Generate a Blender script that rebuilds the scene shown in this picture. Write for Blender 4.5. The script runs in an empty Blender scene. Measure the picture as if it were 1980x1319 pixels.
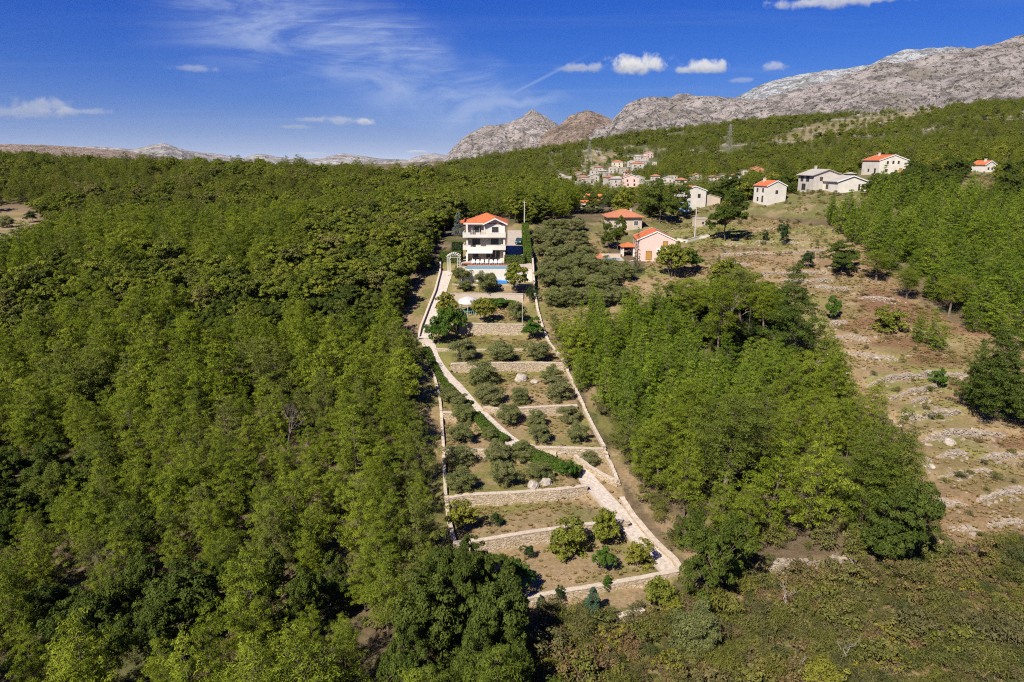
import bpy, math, random
import numpy as np
from mathutils import Vector

RN = random.Random(11)
NR = np.random.default_rng(11)
SC = bpy.context.scene
COL = SC.collection

# ------------------------------------------------------------------ camera, world, sun, exposure
F, CX, CY, CAMZ = 1320.0, 990.0, 659.5, 60.0
TH = math.radians(14.9)
CT, ST = math.cos(TH), math.sin(TH)
cam = bpy.data.objects.new('camera', bpy.data.cameras.new('camera'))
cam.data.lens = 24.0
cam.data.sensor_width = 36.0
cam.data.clip_start = 0.5
cam.data.clip_end = 40000.0
cam.location = (0, 0, CAMZ)
cam.rotation_euler = (math.radians(90) - TH, 0, 0)
COL.objects.link(cam)
SC.camera = cam

SUN_EL = math.radians(45.0)
SUN_DIR = Vector((-0.56, -0.83, 0.0)).normalized() * math.cos(SUN_EL) + Vector((0, 0, math.sin(SUN_EL)))
SUN_AZ = math.atan2(SUN_DIR.x, SUN_DIR.y)

world = bpy.data.worlds.new('World')
SC.world = world
world.use_nodes = True


class NT:
    """small node-tree helper"""
    def __init__(self, tree):
        self.t = tree
        self.n = tree.nodes
        self.l = tree.links

    def new(self, typ, **kw):
        nd = self.n.new(typ)
        for k, v in kw.items():
            setattr(nd, k, v)
        return nd

    def put(self, sock, val):
        if isinstance(val, bpy.types.NodeSocket):
            self.l.new(val, sock)
        else:
            sock.default_value = val

    def math(self, op, a, b=None, c=None, clamp=False):
        nd = self.new('ShaderNodeMath', operation=op, use_clamp=clamp)
        self.put(nd.inputs[0], a)
        if b is not None:
            self.put(nd.inputs[1], b)
        if c is not None:
            self.put(nd.inputs[2], c)
        return nd.outputs[0]

    def mix(self, fac, a, b, blend='MIX'):
        nd = self.new('ShaderNodeMix', data_type='RGBA', blend_type=blend)
        self.put(nd.inputs[0], fac)
        self.put(nd.inputs[6], a if isinstance(a, bpy.types.NodeSocket) else (*a, 1.0))
        self.put(nd.inputs[7], b if isinstance(b, bpy.types.NodeSocket) else (*b, 1.0))
        return nd.outputs[2]

    def noise(self, vec, scale, detail=4.0, rough=0.55, dist=0.0):
        nd = self.new('ShaderNodeTexNoise')
        if vec is not None:
            self.l.new(vec, nd.inputs['Vector'])
        nd.inputs['Scale'].default_value = scale
        nd.inputs['Detail'].default_value = detail
        nd.inputs['Roughness'].default_value = rough
        nd.inputs['Distortion'].default_value = dist
        return nd.outputs['Fac']

    def ramp(self, fac, stops, interp='LINEAR'):
        nd = self.new('ShaderNodeValToRGB')
        cr = nd.color_ramp
        cr.interpolation = interp
        while len(cr.elements) < len(stops):
            cr.elements.new(0.5)
        for e, (p, c) in zip(cr.elements, stops):
            e.position = p
            e.color = (*c, 1.0) if len(c) == 3 else c
        self.put(nd.inputs[0], fac)
        return nd.outputs[0]

    def smooth(self, x, lo, hi, a=0.0, b=1.0):
        nd = self.new('ShaderNodeMapRange', interpolation_type='SMOOTHSTEP')
        self.put(nd.inputs[0], x)
        for i, v in enumerate((lo, hi, a, b)):
            self.put(nd.inputs[1 + i], v)
        return nd.outputs[0]


def ray(px, py):
    dx, dy = (px - CX) / F, -(py - CY) / F
    return np.array([dx, CT + dy * ST, dy * CT - ST])


def azel(px, py):
    d = ray(px, py)
    return math.atan2(d[0], d[1]), math.atan2(d[2], math.hypot(d[0], d[1]))


def project(P):
    X, Y, Z = P[..., 0], P[..., 1], P[..., 2] - CAMZ
    zc = Y * CT - Z * ST
    yc = Y * ST + Z * CT
    zs = np.where(np.abs(zc) < 1e-3, 1e-3, zc)
    return CX + F * X / zs, CY - F * yc / zs, zc


def build_world():
    t = NT(world.node_tree)
    t.n.clear()
    out = t.new('ShaderNodeOutputWorld')
    bg = t.new('ShaderNodeBackground')
    sky = t.new('ShaderNodeTexSky', sky_type='NISHITA')
    sky.sun_disc = False
    sky.sun_elevation = SUN_EL
    sky.sun_rotation = SUN_AZ
    sky.altitude = 300.0
    sky.air_density = SKY_AIR
    sky.dust_density = SKY_DUST
    sky.ozone_density = SKY_OZONE
    gm = t.new('ShaderNodeSeparateColor')
    t.l.new(sky.outputs[0], gm.inputs[0])
    cc = t.new('ShaderNodeCombineColor')
    for i in range(3):
        p = t.math('POWER', t.math('MULTIPLY', gm.outputs[i], 0.1), SKY_GAMMA[i])
        t.l.new(t.math('MULTIPLY', p, SKY_GAIN[i]), cc.inputs[i])
    col = cc.outputs[0]
    # directions on the sky
    tc = t.new('ShaderNodeTexCoord')
    nz = t.new('ShaderNodeVectorMath', operation='NORMALIZE')
    t.l.new(tc.outputs['Generated'], nz.inputs[0])
    sp = t.new('ShaderNodeSeparateXYZ')
    t.l.new(nz.outputs[0], sp.inputs[0])
    az = t.math('ARCTAN2', sp.outputs[0], sp.outputs[1])
    el = t.math('ARCSINE', sp.outputs[2])
    f = t.math('MULTIPLY', t.math('EXPONENT', t.math('DIVIDE', t.math('MAXIMUM', el, 0.0), -math.radians(2.0))), 0.95)
    col = t.mix(f, col, SKY_PALE)
    # high thin cirrus: sheets seen on a plane far above
    inv = t.math('DIVIDE', 1.0, t.math('MAXIMUM', t.math('ADD', sp.outputs[2], 0.06), 0.03))
    cv = t.new('ShaderNodeCombineXYZ')
    t.l.new(t.math('MULTIPLY', sp.outputs[0], inv), cv.inputs[0])
    t.l.new(t.math('MULTIPLY', sp.outputs[1], inv), cv.inputs[1])
    mp = t.new('ShaderNodeMapping')
    mp.inputs['Rotation'].default_value = (0, 0, math.radians(-38))
    mp.inputs['Scale'].default_value = (0.35, 1.5, 1.0)
    t.l.new(cv.outputs[0], mp.inputs[0])
    cir = t.noise(mp.outputs[0], 1.6, 8.0, 0.62, 0.9)
    wav = t.noise(mp.outputs[0], 5.0, 6.0, 0.6, 0.4)
    cvz = t.new('ShaderNodeCombineXYZ')
    t.l.new(az, cvz.inputs[0])
    t.l.new(el, cvz.inputs[1])
    wob = t.math('MULTIPLY', t.math('SUBTRACT', t.noise(cvz.outputs[0], 9.0, 3.0), 0.5), 0.09)

    def band(pa, pb, wa, wb, wob=wob):
        (a0, e0), (a1, e1) = azel(*pa), azel(*pb)
        L = math.hypot(a1 - a0, e1 - e0)
        ux, uy = (a1 - a0) / L, (e1 - e0) / L
        s = t.math('ADD', t.math('MULTIPLY', t.math('SUBTRACT', az, a0), ux), t.math('MULTIPLY', t.math('SUBTRACT', el, e0), uy))
        n = t.math('ADD', t.math('MULTIPLY', t.math('SUBTRACT', az, a0), -uy), t.math('MULTIPLY', t.math('SUBTRACT', el, e0), ux))
        if wob is not None:
            n = t.math('ADD', n, wob)
        w = t.new('ShaderNodeMapRange')
        t.put(w.inputs[0], s)
        for i, v in enumerate((0.0, L, wa, wb)):
            w.inputs[1 + i].default_value = v
        q = t.math('DIVIDE', t.math('ABSOLUTE', n), w.outputs[0])
        b = t.smooth(q, 0.0, 1.0, 1.0, 0.0)
        ends = t.math('MULTIPLY', t.smooth(s, -0.05, 0.04), t.smooth(s, L - 0.05, L + 0.06, 1.0, 0.0))
        return t.math('MULTIPLY', b, ends)

    mr = t.new('ShaderNodeMapping')
    mr.inputs['Rotation'].default_value = (0, 0, math.radians(21))
    mr.inputs['Scale'].default_value = (5.0, 17.0, 1.0)
    t.l.new(cvz.outputs[0], mr.inputs[0])
    cir2 = t.noise(mr.outputs[0], 1.0, 9.0, 0.66, 1.2)
    m1 = t.math('MULTIPLY', band((330, -60), (1010, 225), 0.13, 0.06), t.smooth(cir2, 0.34, 0.72, 0.12, 1.0))
    m2 = t.math('MULTIPLY', band((560, -10), (830, 100), 0.05, 0.03), t.smooth(wav, 0.45, 0.72, 0.0, 1.0))
    m3 = t.math('MULTIPLY', band((860, 215), (1060, 192), 0.022, 0.012), 0.7)
    m4 = t.math('MULTIPLY', band((960, 196), (1085, 133), 0.004, 0.003, None), 0.45)
    veil = t.math('MULTIPLY', t.smooth(t.noise(mp.outputs[0], 0.9, 6.0, 0.6, 0.6), 0.5, 0.75), t.smooth(el, 0.02, 0.3, 0.10, 0.03))
    cirrus = t.math('ADD', t.math('MULTIPLY', t.math('MAXIMUM', t.math('MAXIMUM', m1, m3), m4), 0.78), t.math('MULTIPLY', m2, 0.42))
    cirrus = t.math('MINIMUM', t.math('ADD', cirrus, veil), 0.8)
    col = t.mix(cirrus, col, SKY_CIRRUS)
    # small cumulus: (centre px, half size px, strength, greyness)
    cums = [((1232, 127), (62, 21), 1.0, 0.0), ((1130, 132), (52, 10), 0.65, 0.55), ((1362, 131), (44, 15), 0.95, 0.1), ((1318, 136), (18, 8), 0.7, 0.3),
            ((1498, 130), (24, 9), 0.5, 0.2), ((1640, 2), (130, 12), 0.8, 0.3), ((78, 205), (52, 15), 0.55, 0.6), ((40, 218), (70, 13), 0.5, 0.7), ((150, 216), (52, 7), 0.45, 0.5),
            ((705, 236), (21, 8), 0.7, 0.15), ((655, 235), (34, 12), 0.55, 0.5), ((600, 232), (26, 6), 0.45, 0.6), ((566, 246), (34, 5), 0.5, 0.8),
            ((805, 294), (20, 4), 0.6, 0.1), ((375, 134), (40, 7), 0.3, 0.2), ((1435, 156), (22, 6), 0.3, 0.2), ((600, 298), (40, 5), 0.35, 0.2)]
    cn = t.noise(cvz.outputs[0], 55.0, 6.0, 0.62, 0.3)
    cn2 = t.noise(cvz.outputs[0], 130.0, 4.0, 0.6, 0.2)
    for (c, hs, st, gr) in cums:
        a0, e0 = azel(*c)
        ra, re = hs[0] / F * 0.95, hs[1] / F * 0.95
        dx = t.math('DIVIDE', t.math('SUBTRACT', az, a0), ra)
        dyr = t.math('SUBTRACT', el, e0)
        # flat below, domed above
        up = t.math('DIVIDE', dyr, re)
        dn = t.math('DIVIDE', dyr, -re * 0.75)
        dy = t.math('MAXIMUM', up, dn)
        r = t.math('SQRT', t.math('ADD', t.math('MULTIPLY', dx, dx), t.math('MULTIPLY', dy, dy)))
        r = t.math('ADD', r, t.math('MULTIPLY', t.math('SUBTRACT', cn, 0.5), 2.2))
        r = t.math('ADD', r, t.math('MULTIPLY', t.math('SUBTRACT', cn2, 0.5), 0.5))
        m = t.math('MULTIPLY', t.smooth(r, 0.30, 1.15, 1.0, 0.0), st)
        sh = t.smooth(t.math('ADD', up, t.math('MULTIPLY', t.math('SUBTRACT', cn2, 0.5), 1.6)), -0.9, 0.55)
        g = tuple(a + (b - a) * 1.0 for a, b in zip(SKY_CLOUD_LOW, SKY_CLOUD_LOW))
        hi = tuple(a * (1 - gr) + b * gr for a, b in zip(SKY_CLOUD_HIGH, SKY_CLOUD_LOW))
        col = t.mix(m, col, t.mix(sh, g, hi))
    t.l.new(col, bg.inputs['Color'])
    bg.inputs['Strength'].default_value = SKY_STRENGTH
    t.l.new(bg.outputs[0], out.inputs['Surface'])


SKY_STRENGTH = 0.10
SKY_AIR, SKY_DUST, SKY_OZONE = 1.0, 0.6, 3.0
SKY_GAMMA = (1.7, 1.25, 0.8)
SKY_GAIN = (1.15, 1.95, 4.45)
SKY_PALE = (2.95, 3.40, 4.45)
SKY_CIRRUS = (2.3, 2.85, 4.15)
SKY_CLOUD_HIGH = (4.3, 4.25, 4.25)
SKY_CLOUD_LOW = (2.0, 2.25, 2.9)
build_world()

sun = bpy.data.objects.new('sun', bpy.data.lights.new('sun', 'SUN'))
sun.data.energy = 4.6
sun.data.angle = math.radians(0.53)
sun.data.color = (1.0, 0.94, 0.84)
sun.rotation_euler = SUN_DIR.to_track_quat('Z', 'Y').to_euler()
sun.location = (0, 0, 200)
COL.objects.link(sun)

SC.view_settings.view_transform = 'Standard'
SC.view_settings.look = 'None'
SC.view_settings.exposure = 0.95
SC.view_settings.gamma = 1.0
SC.view_settings.use_curve_mapping = False
HAZE_DENSITY = 0.9e-5
SC.cycles.volume_bounces = 0
SC.cycles.max_bounces = 5
SC.cycles.diffuse_bounces = 3
SC.cycles.transmission_bounces = 4
SC.cycles.transparent_max_bounces = 6
SC.cycles.use_denoising = False
SC.cycles.pixel_filter_type = 'BLACKMAN_HARRIS'
SC.cycles.filter_width = 1.15


# ------------------------------------------------------------------ mesh helpers
def fast_mesh(name, blocks, attr=None):
    """blocks: list of (V (n,3), F (m,k), material index); attr: list of per-vertex floats per block"""
    me = bpy.data.meshes.new(name)
    vs, loops, starts, mats = [], [], [], []
    off, lo = 0, 0
    for (V, Fa, mi) in blocks:
        V = np.asarray(V, float)
        Fa = np.asarray(Fa, np.int64)
        if len(Fa) == 0:
            vs.append(V); off += len(V)
            continue
        vs.append(V)
        k = Fa.shape[1]
        loops.append((Fa + off).ravel())
        starts.append(np.arange(len(Fa)) * k + lo)
        mats.append(np.full(len(Fa), mi))
        off += len(V)
        lo += Fa.size
    V = np.concatenate(vs)
    L = np.concatenate(loops).astype(np.int32)
    S = np.concatenate(starts).astype(np.int32)
    me.vertices.add(len(V))
    me.vertices.foreach_set('co', V.astype(np.float32).ravel())
    me.loops.add(len(L))
    me.loops.foreach_set('vertex_index', L)
    me.polygons.add(len(S))
    me.polygons.foreach_set('loop_start', S)
    me.polygons.foreach_set('material_index', np.concatenate(mats).astype(np.int32))
    if attr is not None:
        a = me.attributes.new('v', 'FLOAT', 'POINT')
        a.data.foreach_set('value', np.concatenate(attr).astype(np.float32))
    me.polygons.foreach_set('use_smooth', np.zeros(len(S), bool))
    me.update(calc_edges=True)
    return me


def link(name, data, parent=None, loc=(0, 0, 0), rz=0.0, scale=None):
    o = bpy.data.objects.new(name, data)
    COL.objects.link(o)
    o.location = loc
    o.rotation_euler = (0, 0, rz)
    if scale is not None:
        o.scale = scale
    if parent is not None:
        o.parent = parent
    return o


def tag(o, label=None, cat=None, group=None, kind=None):
    if label:
        o['label'] = label
    if cat:
        o['category'] = cat
    if group:
        o['group'] = group
    if kind:
        o['kind'] = kind
    return o


def thing(name, label, cat, loc=(0, 0, 0), rz=0.0, group=None, scale=None):
    return tag(link(name, None, None, loc, rz, scale), label, cat, group)


def set_smooth(me, on=True):
    me.polygons.foreach_set('use_smooth', np.full(len(me.polygons), on))


class MB:
    def __init__(self):
        self.v, self.f = [], []

    def add(self, V, Fs):
        o = len(self.v)
        self.v += [tuple(map(float, p)) for p in V]
        self.f += [tuple(i + o for i in f) for f in Fs]
        return self

    def hexa(self, b, tp):
        return self.add(list(b) + list(tp), [(3, 2, 1, 0), (4, 5, 6, 7), (0, 1, 5, 4), (1, 2, 6, 5), (2, 3, 7, 6), (3, 0, 4, 7)])

    def box(self, x0, x1, y0, y1, z0, z1):
        return self.hexa([(x0, y0, z0), (x1, y0, z0), (x1, y1, z0), (x0, y1, z0)], [(x0, y0, z1), (x1, y0, z1), (x1, y1, z1), (x0, y1, z1)])

    def prism(self, poly, z0, z1):
        n = len(poly)
        V = [(x, y, z0) for x, y in poly] + [(x, y, z1) for x, y in poly]
        return self.add(V, [tuple(range(n - 1, -1, -1)), tuple(range(n, 2 * n))] + [(i, (i + 1) % n, n + (i + 1) % n, n + i) for i in range(n)])

    def prism_y(self, poly, y0, y1):
        n = len(poly)
        V = [(x, y0, z) for x, z in poly] + [(x, y1, z) for x, z in poly]
        return self.add(V, [tuple(range(n)), tuple(range(2 * n - 1, n - 1, -1))] + [(n + i, n + (i + 1) % n, (i + 1) % n, i) for i in range(n)])

    def tube(self, p0, p1, r0, r1=None, n=6):
        r1 = r0 if r1 is None else r1
        p0, p1 = Vector(p0), Vector(p1)
        d = (p1 - p0).normalized()
        a = d.orthogonal().normalized()
        b = d.cross(a)
        V = []
        for p, r in ((p0, r0), (p1, r1)):
            for k in range(n):
                q = p + (a * math.cos(2 * math.pi * k / n) + b * math.sin(2 * math.pi * k / n)) * r
                V.append(q)
        return self.add(V, [tuple(range(n - 1, -1, -1)), tuple(range(n, 2 * n))] + [(k, (k + 1) % n, n + (k + 1) % n, n + k) for k in range(n)])

    def build(self, name, mat, parent=None, loc=(0, 0, 0), rz=0.0, smooth=False):
        me = bpy.data.meshes.new(name)
        me.from_pydata(self.v, [], self.f)
        me.materials.append(mat)
        if smooth:
            set_smooth(me)
        return link(name, me, parent, loc, rz)


# value noise on arrays
_T = np.random.default_rng(5).random((256, 256))


def vnoise(x, y):
    xi, yi = np.floor(x).astype(int), np.floor(y).astype(int)
    fx, fy = x - xi, y - yi
    fx, fy = fx * fx * (3 - 2 * fx), fy * fy * (3 - 2 * fy)
    a, b = _T[xi & 255, yi & 255], _T[(xi + 1) & 255, yi & 255]
    c, d = _T[xi & 255, (yi + 1) & 255], _T[(xi + 1) & 255, (yi + 1) & 255]
    return (a * (1 - fx) + b * fx) * (1 - fy) + (c * (1 - fx) + d * fx) * fy


def fbm(x, y, oct=5, ridge=False):
    s, amp, tot = 0.0, 1.0, 0.0
    for k in range(oct):
        n = vnoise(x * 2 ** k + 17.3 * k, y * 2 ** k - 9.1 * k)
        if ridge:
            n = 1 - np.abs(2 * n - 1)
        s = s + n * amp
        tot += amp
        amp *= 0.52
    return s / tot


def sstep(x, a, b):
    q = np.clip((x - a) / (b - a), 0, 1)
    return q * q * (3 - 2 * q)


def in_poly(px, py, poly):
    px, py = np.asarray(px), np.asarray(py)
    res = np.zeros(px.shape, bool)
    n = len(poly)
    for i in range(n):
        x0, y0 = poly[i]
        x1, y1 = poly[(i + 1) % n]
        c = (y0 > py) != (y1 > py)
        if y1 != y0:
            res ^= c & (px < (x1 - x0) * (py - y0) / (y1 - y0) + x0)
    return res


# ------------------------------------------------------------------ materials
def base_mat(name):
    m = bpy.data.materials.new(name)
    m.use_nodes = True
    t = NT(m.node_tree)
    bs = t.n['Principled BSDF']
    return m, t, bs


def mat(name, c, rough=0.8, var=0.18, scale=1.5, bump=0.0, bscale=12.0, c2=None, metal=0.0, spec=0.3):
    m, t, bs = base_mat(name)
    bs.inputs['Roughness'].default_value = rough
    bs.inputs['Metallic'].default_value = metal
    bs.inputs['Specular IOR Level'].default_value = spec
    g = t.new('ShaderNodeNewGeometry')
    n = t.noise(g.outputs['Position'], scale, 6.0, 0.6)
    lo = tuple(max(0, x * (1 - var)) for x in c)
    hi = tuple(min(1, x * (1 + var)) for x in (c2 or c))
    t.l.new(t.ramp(n, [(0.3, lo), (0.7, hi)]), bs.inputs['Base Color'])
    if bump:
        b = t.new('ShaderNodeBump')
        b.inputs['Strength'].default_value = bump
        b.inputs['Distance'].default_value = 0.1
        t.l.new(t.noise(g.outputs['Position'], bscale, 5.0, 0.65), b.inputs['Height'])
        t.l.new(b.outputs[0], bs.inputs['Normal'])
    return m


def leaf_mat(name, cols, trans=0.3, amp=0.45):
    m = bpy.data.materials.new(name)
    m.use_nodes = True
    t = NT(m.node_tree)
    t.n.clear()
    out = t.new('ShaderNodeOutputMaterial')
    oi = t.new('ShaderNodeObjectInfo')
    k = len(cols)
    col = t.ramp(oi.outputs['Random'], [(i / max(1, k - 1), c) for i, c in enumerate(cols)])
    at = t.new('ShaderNodeAttribute', attribute_name='v')
    f = t.math('ADD', t.math('MULTIPLY', at.outputs['Fac'], 2 * amp), 1 - amp)
    hv = t.new('ShaderNodeHueSaturation')
    t.l.new(col, hv.inputs['Color'])
    t.l.new(f, hv.inputs['Value'])
    t.l.new(t.math('ADD', t.math('MULTIPLY', at.outputs['Fac'], -0.02), 0.51), hv.inputs['Hue'])
    df = t.new('ShaderNodeBsdfDiffuse')
    tr = t.new('ShaderNodeBsdfTranslucent')
    t.l.new(hv.outputs[0], df.inputs[0])
    t.l.new(t.mix(1.0, hv.outputs[0], (1.0, 0.95, 0.5), 'MULTIPLY'), tr.inputs[0])
    mx = t.new('ShaderNodeMixShader')
    mx.inputs[0].default_value = trans
    t.l.new(df.outputs[0], mx.inputs[1])
    t.l.new(tr.outputs[0], mx.inputs[2])
    t.l.new(mx.outputs[0], out.inputs['Surface'])
    return m


def stone_mat(name, cols, rough=0.9):
    m, t, bs = base_mat(name)
    g = t.new('ShaderNodeNewGeometry')
    bs.inputs['Roughness'].default_value = rough
    bs.inputs['Specular IOR Level'].default_value = 0.2
    k = len(cols)
    c = t.ramp(g.outputs['Random Per Island'], [(i / (k - 1), q) for i, q in enumerate(cols)])
    n = t.noise(g.outputs['Position'], 3.0, 6.0, 0.65)
    c = t.mix(0.55, c, t.ramp(n, [(0.3, (0.5, 0.46, 0.4)), (0.65, (1.1, 1.08, 1.05))]), 'MULTIPLY')
    t.l.new(c, bs.inputs['Base Color'])
    return m


def tile_mat(name, c, c2):
    m, t, bs = base_mat(name)
    tc = t.new('ShaderNodeTexCoord')
    bs.inputs['Roughness'].default_value = 0.8
    bs.inputs['Specular IOR Level'].default_value = 0.2
    n = t.noise(tc.outputs['Object'], 3.0, 6.0, 0.7)
    n2 = t.noise(tc.outputs['Object'], 0.6, 3.0, 0.6)
    col = t.mix(t.smooth(n, 0.35, 0.65), c, c2)
    col = t.mix(t.smooth(n2, 0.4, 0.75, 0.0, 0.45), col, tuple(x * 0.55 for x in c))
    t.l.new(col, bs.inputs['Base Color'])
    wv = t.new('ShaderNodeTexWave')
    wv.inputs['Scale'].default_value = 1.4
    t.l.new(tc.outputs['Object'], wv.inputs[0])
    b = t.new('ShaderNodeBump')
    b.inputs['Strength'].default_value = 0.5
    b.inputs['Distance'].default_value = 0.08
    t.l.new(wv.outputs['Fac'], b.inputs['Height'])
    t.l.new(b.outputs[0], bs.inputs['Normal'])
    return m


def glass_mat(name, c=(0.03, 0.035, 0.04)):
    m, t, bs = base_mat(name)
    bs.inputs['Base Color'].default_value = (*c, 1)
    bs.inputs['Roughness'].default_value = 0.08
    bs.inputs['Specular IOR Level'].default_value = 0.5
    return m


M = dict(
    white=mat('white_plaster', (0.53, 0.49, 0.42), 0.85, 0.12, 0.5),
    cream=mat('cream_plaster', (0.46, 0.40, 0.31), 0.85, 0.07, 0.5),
    pink=mat('pink_plaster', (0.58, 0.41, 0.35), 0.85, 0.06, 0.5),
    greyplaster=mat('bare_concrete', (0.42, 0.38, 0.33), 0.9, 0.15, 0.7),
    beigewall=mat('beige_plaster', (0.42, 0.34, 0.26), 0.9, 0.12, 0.8),
    villagewall=mat('village_plaster', (0.38, 0.34, 0.29), 0.9, 0.22, 0.12),
    rooffaded=tile_mat('faded_roof_tile', (0.36, 0.16, 0.095), (0.28, 0.135, 0.085)),
    brick=mat('red_brick_wall', (0.42, 0.18, 0.10), 0.9, 0.2, 2.0),
    bluepaint=mat('blue_plaster', (0.25, 0.36, 0.48), 0.85, 0.08, 0.6),
    roof=tile_mat('orange_roof_tile', (0.52, 0.145, 0.05), (0.38, 0.105, 0.045)),
    roofold=tile_mat('weathered_roof_tile', (0.46, 0.17, 0.08), (0.34, 0.14, 0.08)),
    roofgrey=tile_mat('grey_roof_sheet', (0.40, 0.36, 0.31), (0.33, 0.30, 0.26)),
    glass=glass_mat('window_glass'),
    frame=mat('dark_window_frame', (0.10, 0.07, 0.05), 0.5, 0.1),
    whiteframe=mat('white_frame', (0.64, 0.63, 0.60), 0.5, 0.03),
    shutter=mat('ochre_shutter', (0.36, 0.19, 0.04), 0.6, 0.15, 3.0),
    wood=mat('red_brown_deck', (0.22, 0.085, 0.045), 0.7, 0.25, 3.0),
    concrete=mat('pale_concrete', (0.37, 0.305, 0.245), 0.9, 0.16, 0.8, 0.2, 6.0),
    pathc=mat('pale_path_concrete', (0.42, 0.355, 0.295), 0.9, 0.30, 2.6, 0.5, 7.0),
    asphalt=mat('driveway_paving', (0.34, 0.29, 0.24), 0.9, 0.14, 0.8),
    bark=mat('bark', (0.115, 0.083, 0.058), 0.95, 0.3, 5.0),
    midbark=mat('grey_brown_bark', (0.17, 0.125, 0.095), 0.95, 0.25, 5.0),
    palebark=mat('pale_bark', (0.24, 0.18, 0.13), 0.95, 0.25, 5.0),
    deadwood=mat('dead_grey_wood', (0.28, 0.235, 0.20), 0.95, 0.2, 4.0),
    dullwood=mat('dead_brown_twigs', (0.17, 0.13, 0.11), 0.95, 0.2, 4.0),
    pylonm=mat('dull_grey_lattice', (0.22, 0.22, 0.22), 0.7, 0.05),
    metal=mat('grey_metal', (0.5, 0.5, 0.5), 0.4, 0.05, metal=0.6),
    pole=mat('concrete_pole', (0.40, 0.37, 0.32), 0.85, 0.08, 3.0),
    stone=stone_mat('limestone_blocks', [(0.38, 0.29, 0.18), (0.44, 0.36, 0.25), (0.33, 0.26, 0.19), (0.47, 0.40, 0.31), (0.39, 0.29, 0.17)]),
    rubble=stone_mat('rubble_limestone', [(0.29, 0.24, 0.18), (0.36, 0.30, 0.24), (0.23, 0.19, 0.15), (0.40, 0.34, 0.28)]),
    mortar=mat('wall_core_mortar', (0.32, 0.255, 0.175), 0.95, 0.25, 1.5),
    coping=stone_mat('coping_stone', [(0.44, 0.37, 0.295), (0.47, 0.40, 0.32), (0.43, 0.36, 0.285)]),
    boulder=mat('boulder_limestone', (0.33, 0.28, 0.23), 0.9, 0.45, 2.0, 1.0, 5.0),
    pool=mat('pool_tile', (0.09, 0.20, 0.28), 0.4, 0.08, 2.0),
    bluepvc=mat('blue_pvc', (0.03, 0.22, 0.62), 0.4, 0.1, 2.0),
    cushion=mat('white_cushion', (0.66, 0.63, 0.58), 0.85, 0.05, 4.0),
    carpaint=mat('dark_green_car_paint', (0.02, 0.07, 0.07), 0.25, 0.05, spec=0.6),
    silver=mat('silver_car_paint', (0.5, 0.52, 0.54), 0.3, 0.04, metal=0.5),
    rubber=mat('tyre_rubber', (0.02, 0.02, 0.02), 0.8, 0.1),
    teal=mat('pale_teal_paint', (0.32, 0.55, 0.48), 0.6, 0.05),
)

# ------------------------------------------------------------------ terrain
def prof(Y):
    return float(np.interp(Y, [-60, 0, 40, 60, 70, 82, 93, 110, 126, 136, 145, 154, 168, 185, 200, 220, 250],
                           [12, 13.5, 15, 15.8, 16.8, 18.2, 20, 22.4, 25, 27.3, 30, 32.8, 35.7, 37.4, 39.4, 41, 42]))


CTRL = []
for Y in (-60, 0, 40, 60, 82, 100, 120, 136, 154, 168):
    for X, d0, d1 in ((-200, -2, -8), (-110, -1, -5), (-50, -0.5, -2), (-12, 0, 0), (22, 0, 0), (60, 1.0, 1.5), (105, 3, 4)):
        k = min(1, max(0, (Y - 40) / 120))
        CTRL.append((X, Y, prof(Y) + d0 + (d1 - d0) * k))
for Y in (185, 205, 230):
    CTRL.append((-5, Y, prof(Y)))
    CTRL.append((-60, Y, prof(Y) - 3))
    CTRL.append((-150, Y, prof(Y) - 9))
CTRL += [(37, 181, 35.2), (34, 205, 39.3), (72, 195, 40.2), (80, 214, 46.0), (97, 212, 49.0), (129, 240, 55.0), (185, 272, 55.5), (69, 264, 43.5), (31, 244, 43),
         (135, 170, 37), (170, 200, 44), (170, 130, 32), (240, 200, 52),
         (42, 513, 43), (72, 430, 45), (143, 432, 52), (98, 668, 46), (217, 727, 69), (675, 954, 124), (450, 627, 82), (462, 1049, 108), (256, 1356, 104), (-30, 1033, 50), (-120, 1000, 32), (-300, 1000, 28), (40, 1000, 58),
         (330, 400, 66), (420, 300, 70), (900, 700, 122), (1100, 1200, 165), (0, 1700, 60), (-300, 1700, 28), (600, 1700, 135), (-700, 1700, 30),
         (-218, 303, 33), (-142, 497, 49), (-412, 571, 57.5), (-260, 530, 51.5), (3, 432, 40.5), (-60, 460, 46), (0, 290, 41.5), (-100, 270, 35.5), (-110, 370, 42), (-260, 200, 24), (-330, 330, 40),
         (-142, 700, 38), (-412, 820, 38), (0, 700, 38), (-70, 700, 36), (-800, 500, 62), (-800, 900, 40), (-500, 300, 45), (-400, 60, 10)]
CT_ = np.array(CTRL, float)


def warp(X, Y):
    return np.stack([X / (Y + 150.0) * 2.0, np.log((Y + 150.0) / 150.0) * 2.0], -1)


def _phi(r2):
    return r2 * np.log(r2 + 1e-12) * 0.5


_W = warp(CT_[:, 0], CT_[:, 1])
_n = len(_W)
_A = np.zeros((_n + 3, _n + 3))
_A[:_n, :_n] = _phi(((_W[:, None] - _W[None]) ** 2).sum(-1)) + np.eye(_n) * 0.004
_A[:_n, _n] = 1
_A[:_n, _n + 1:] = _W
_A[_n:, :_n] = _A[:_n, _n:].T
_SOL = np.linalg.solve(_A, np.concatenate([CT_[:, 2], np.zeros(3)]))


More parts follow.
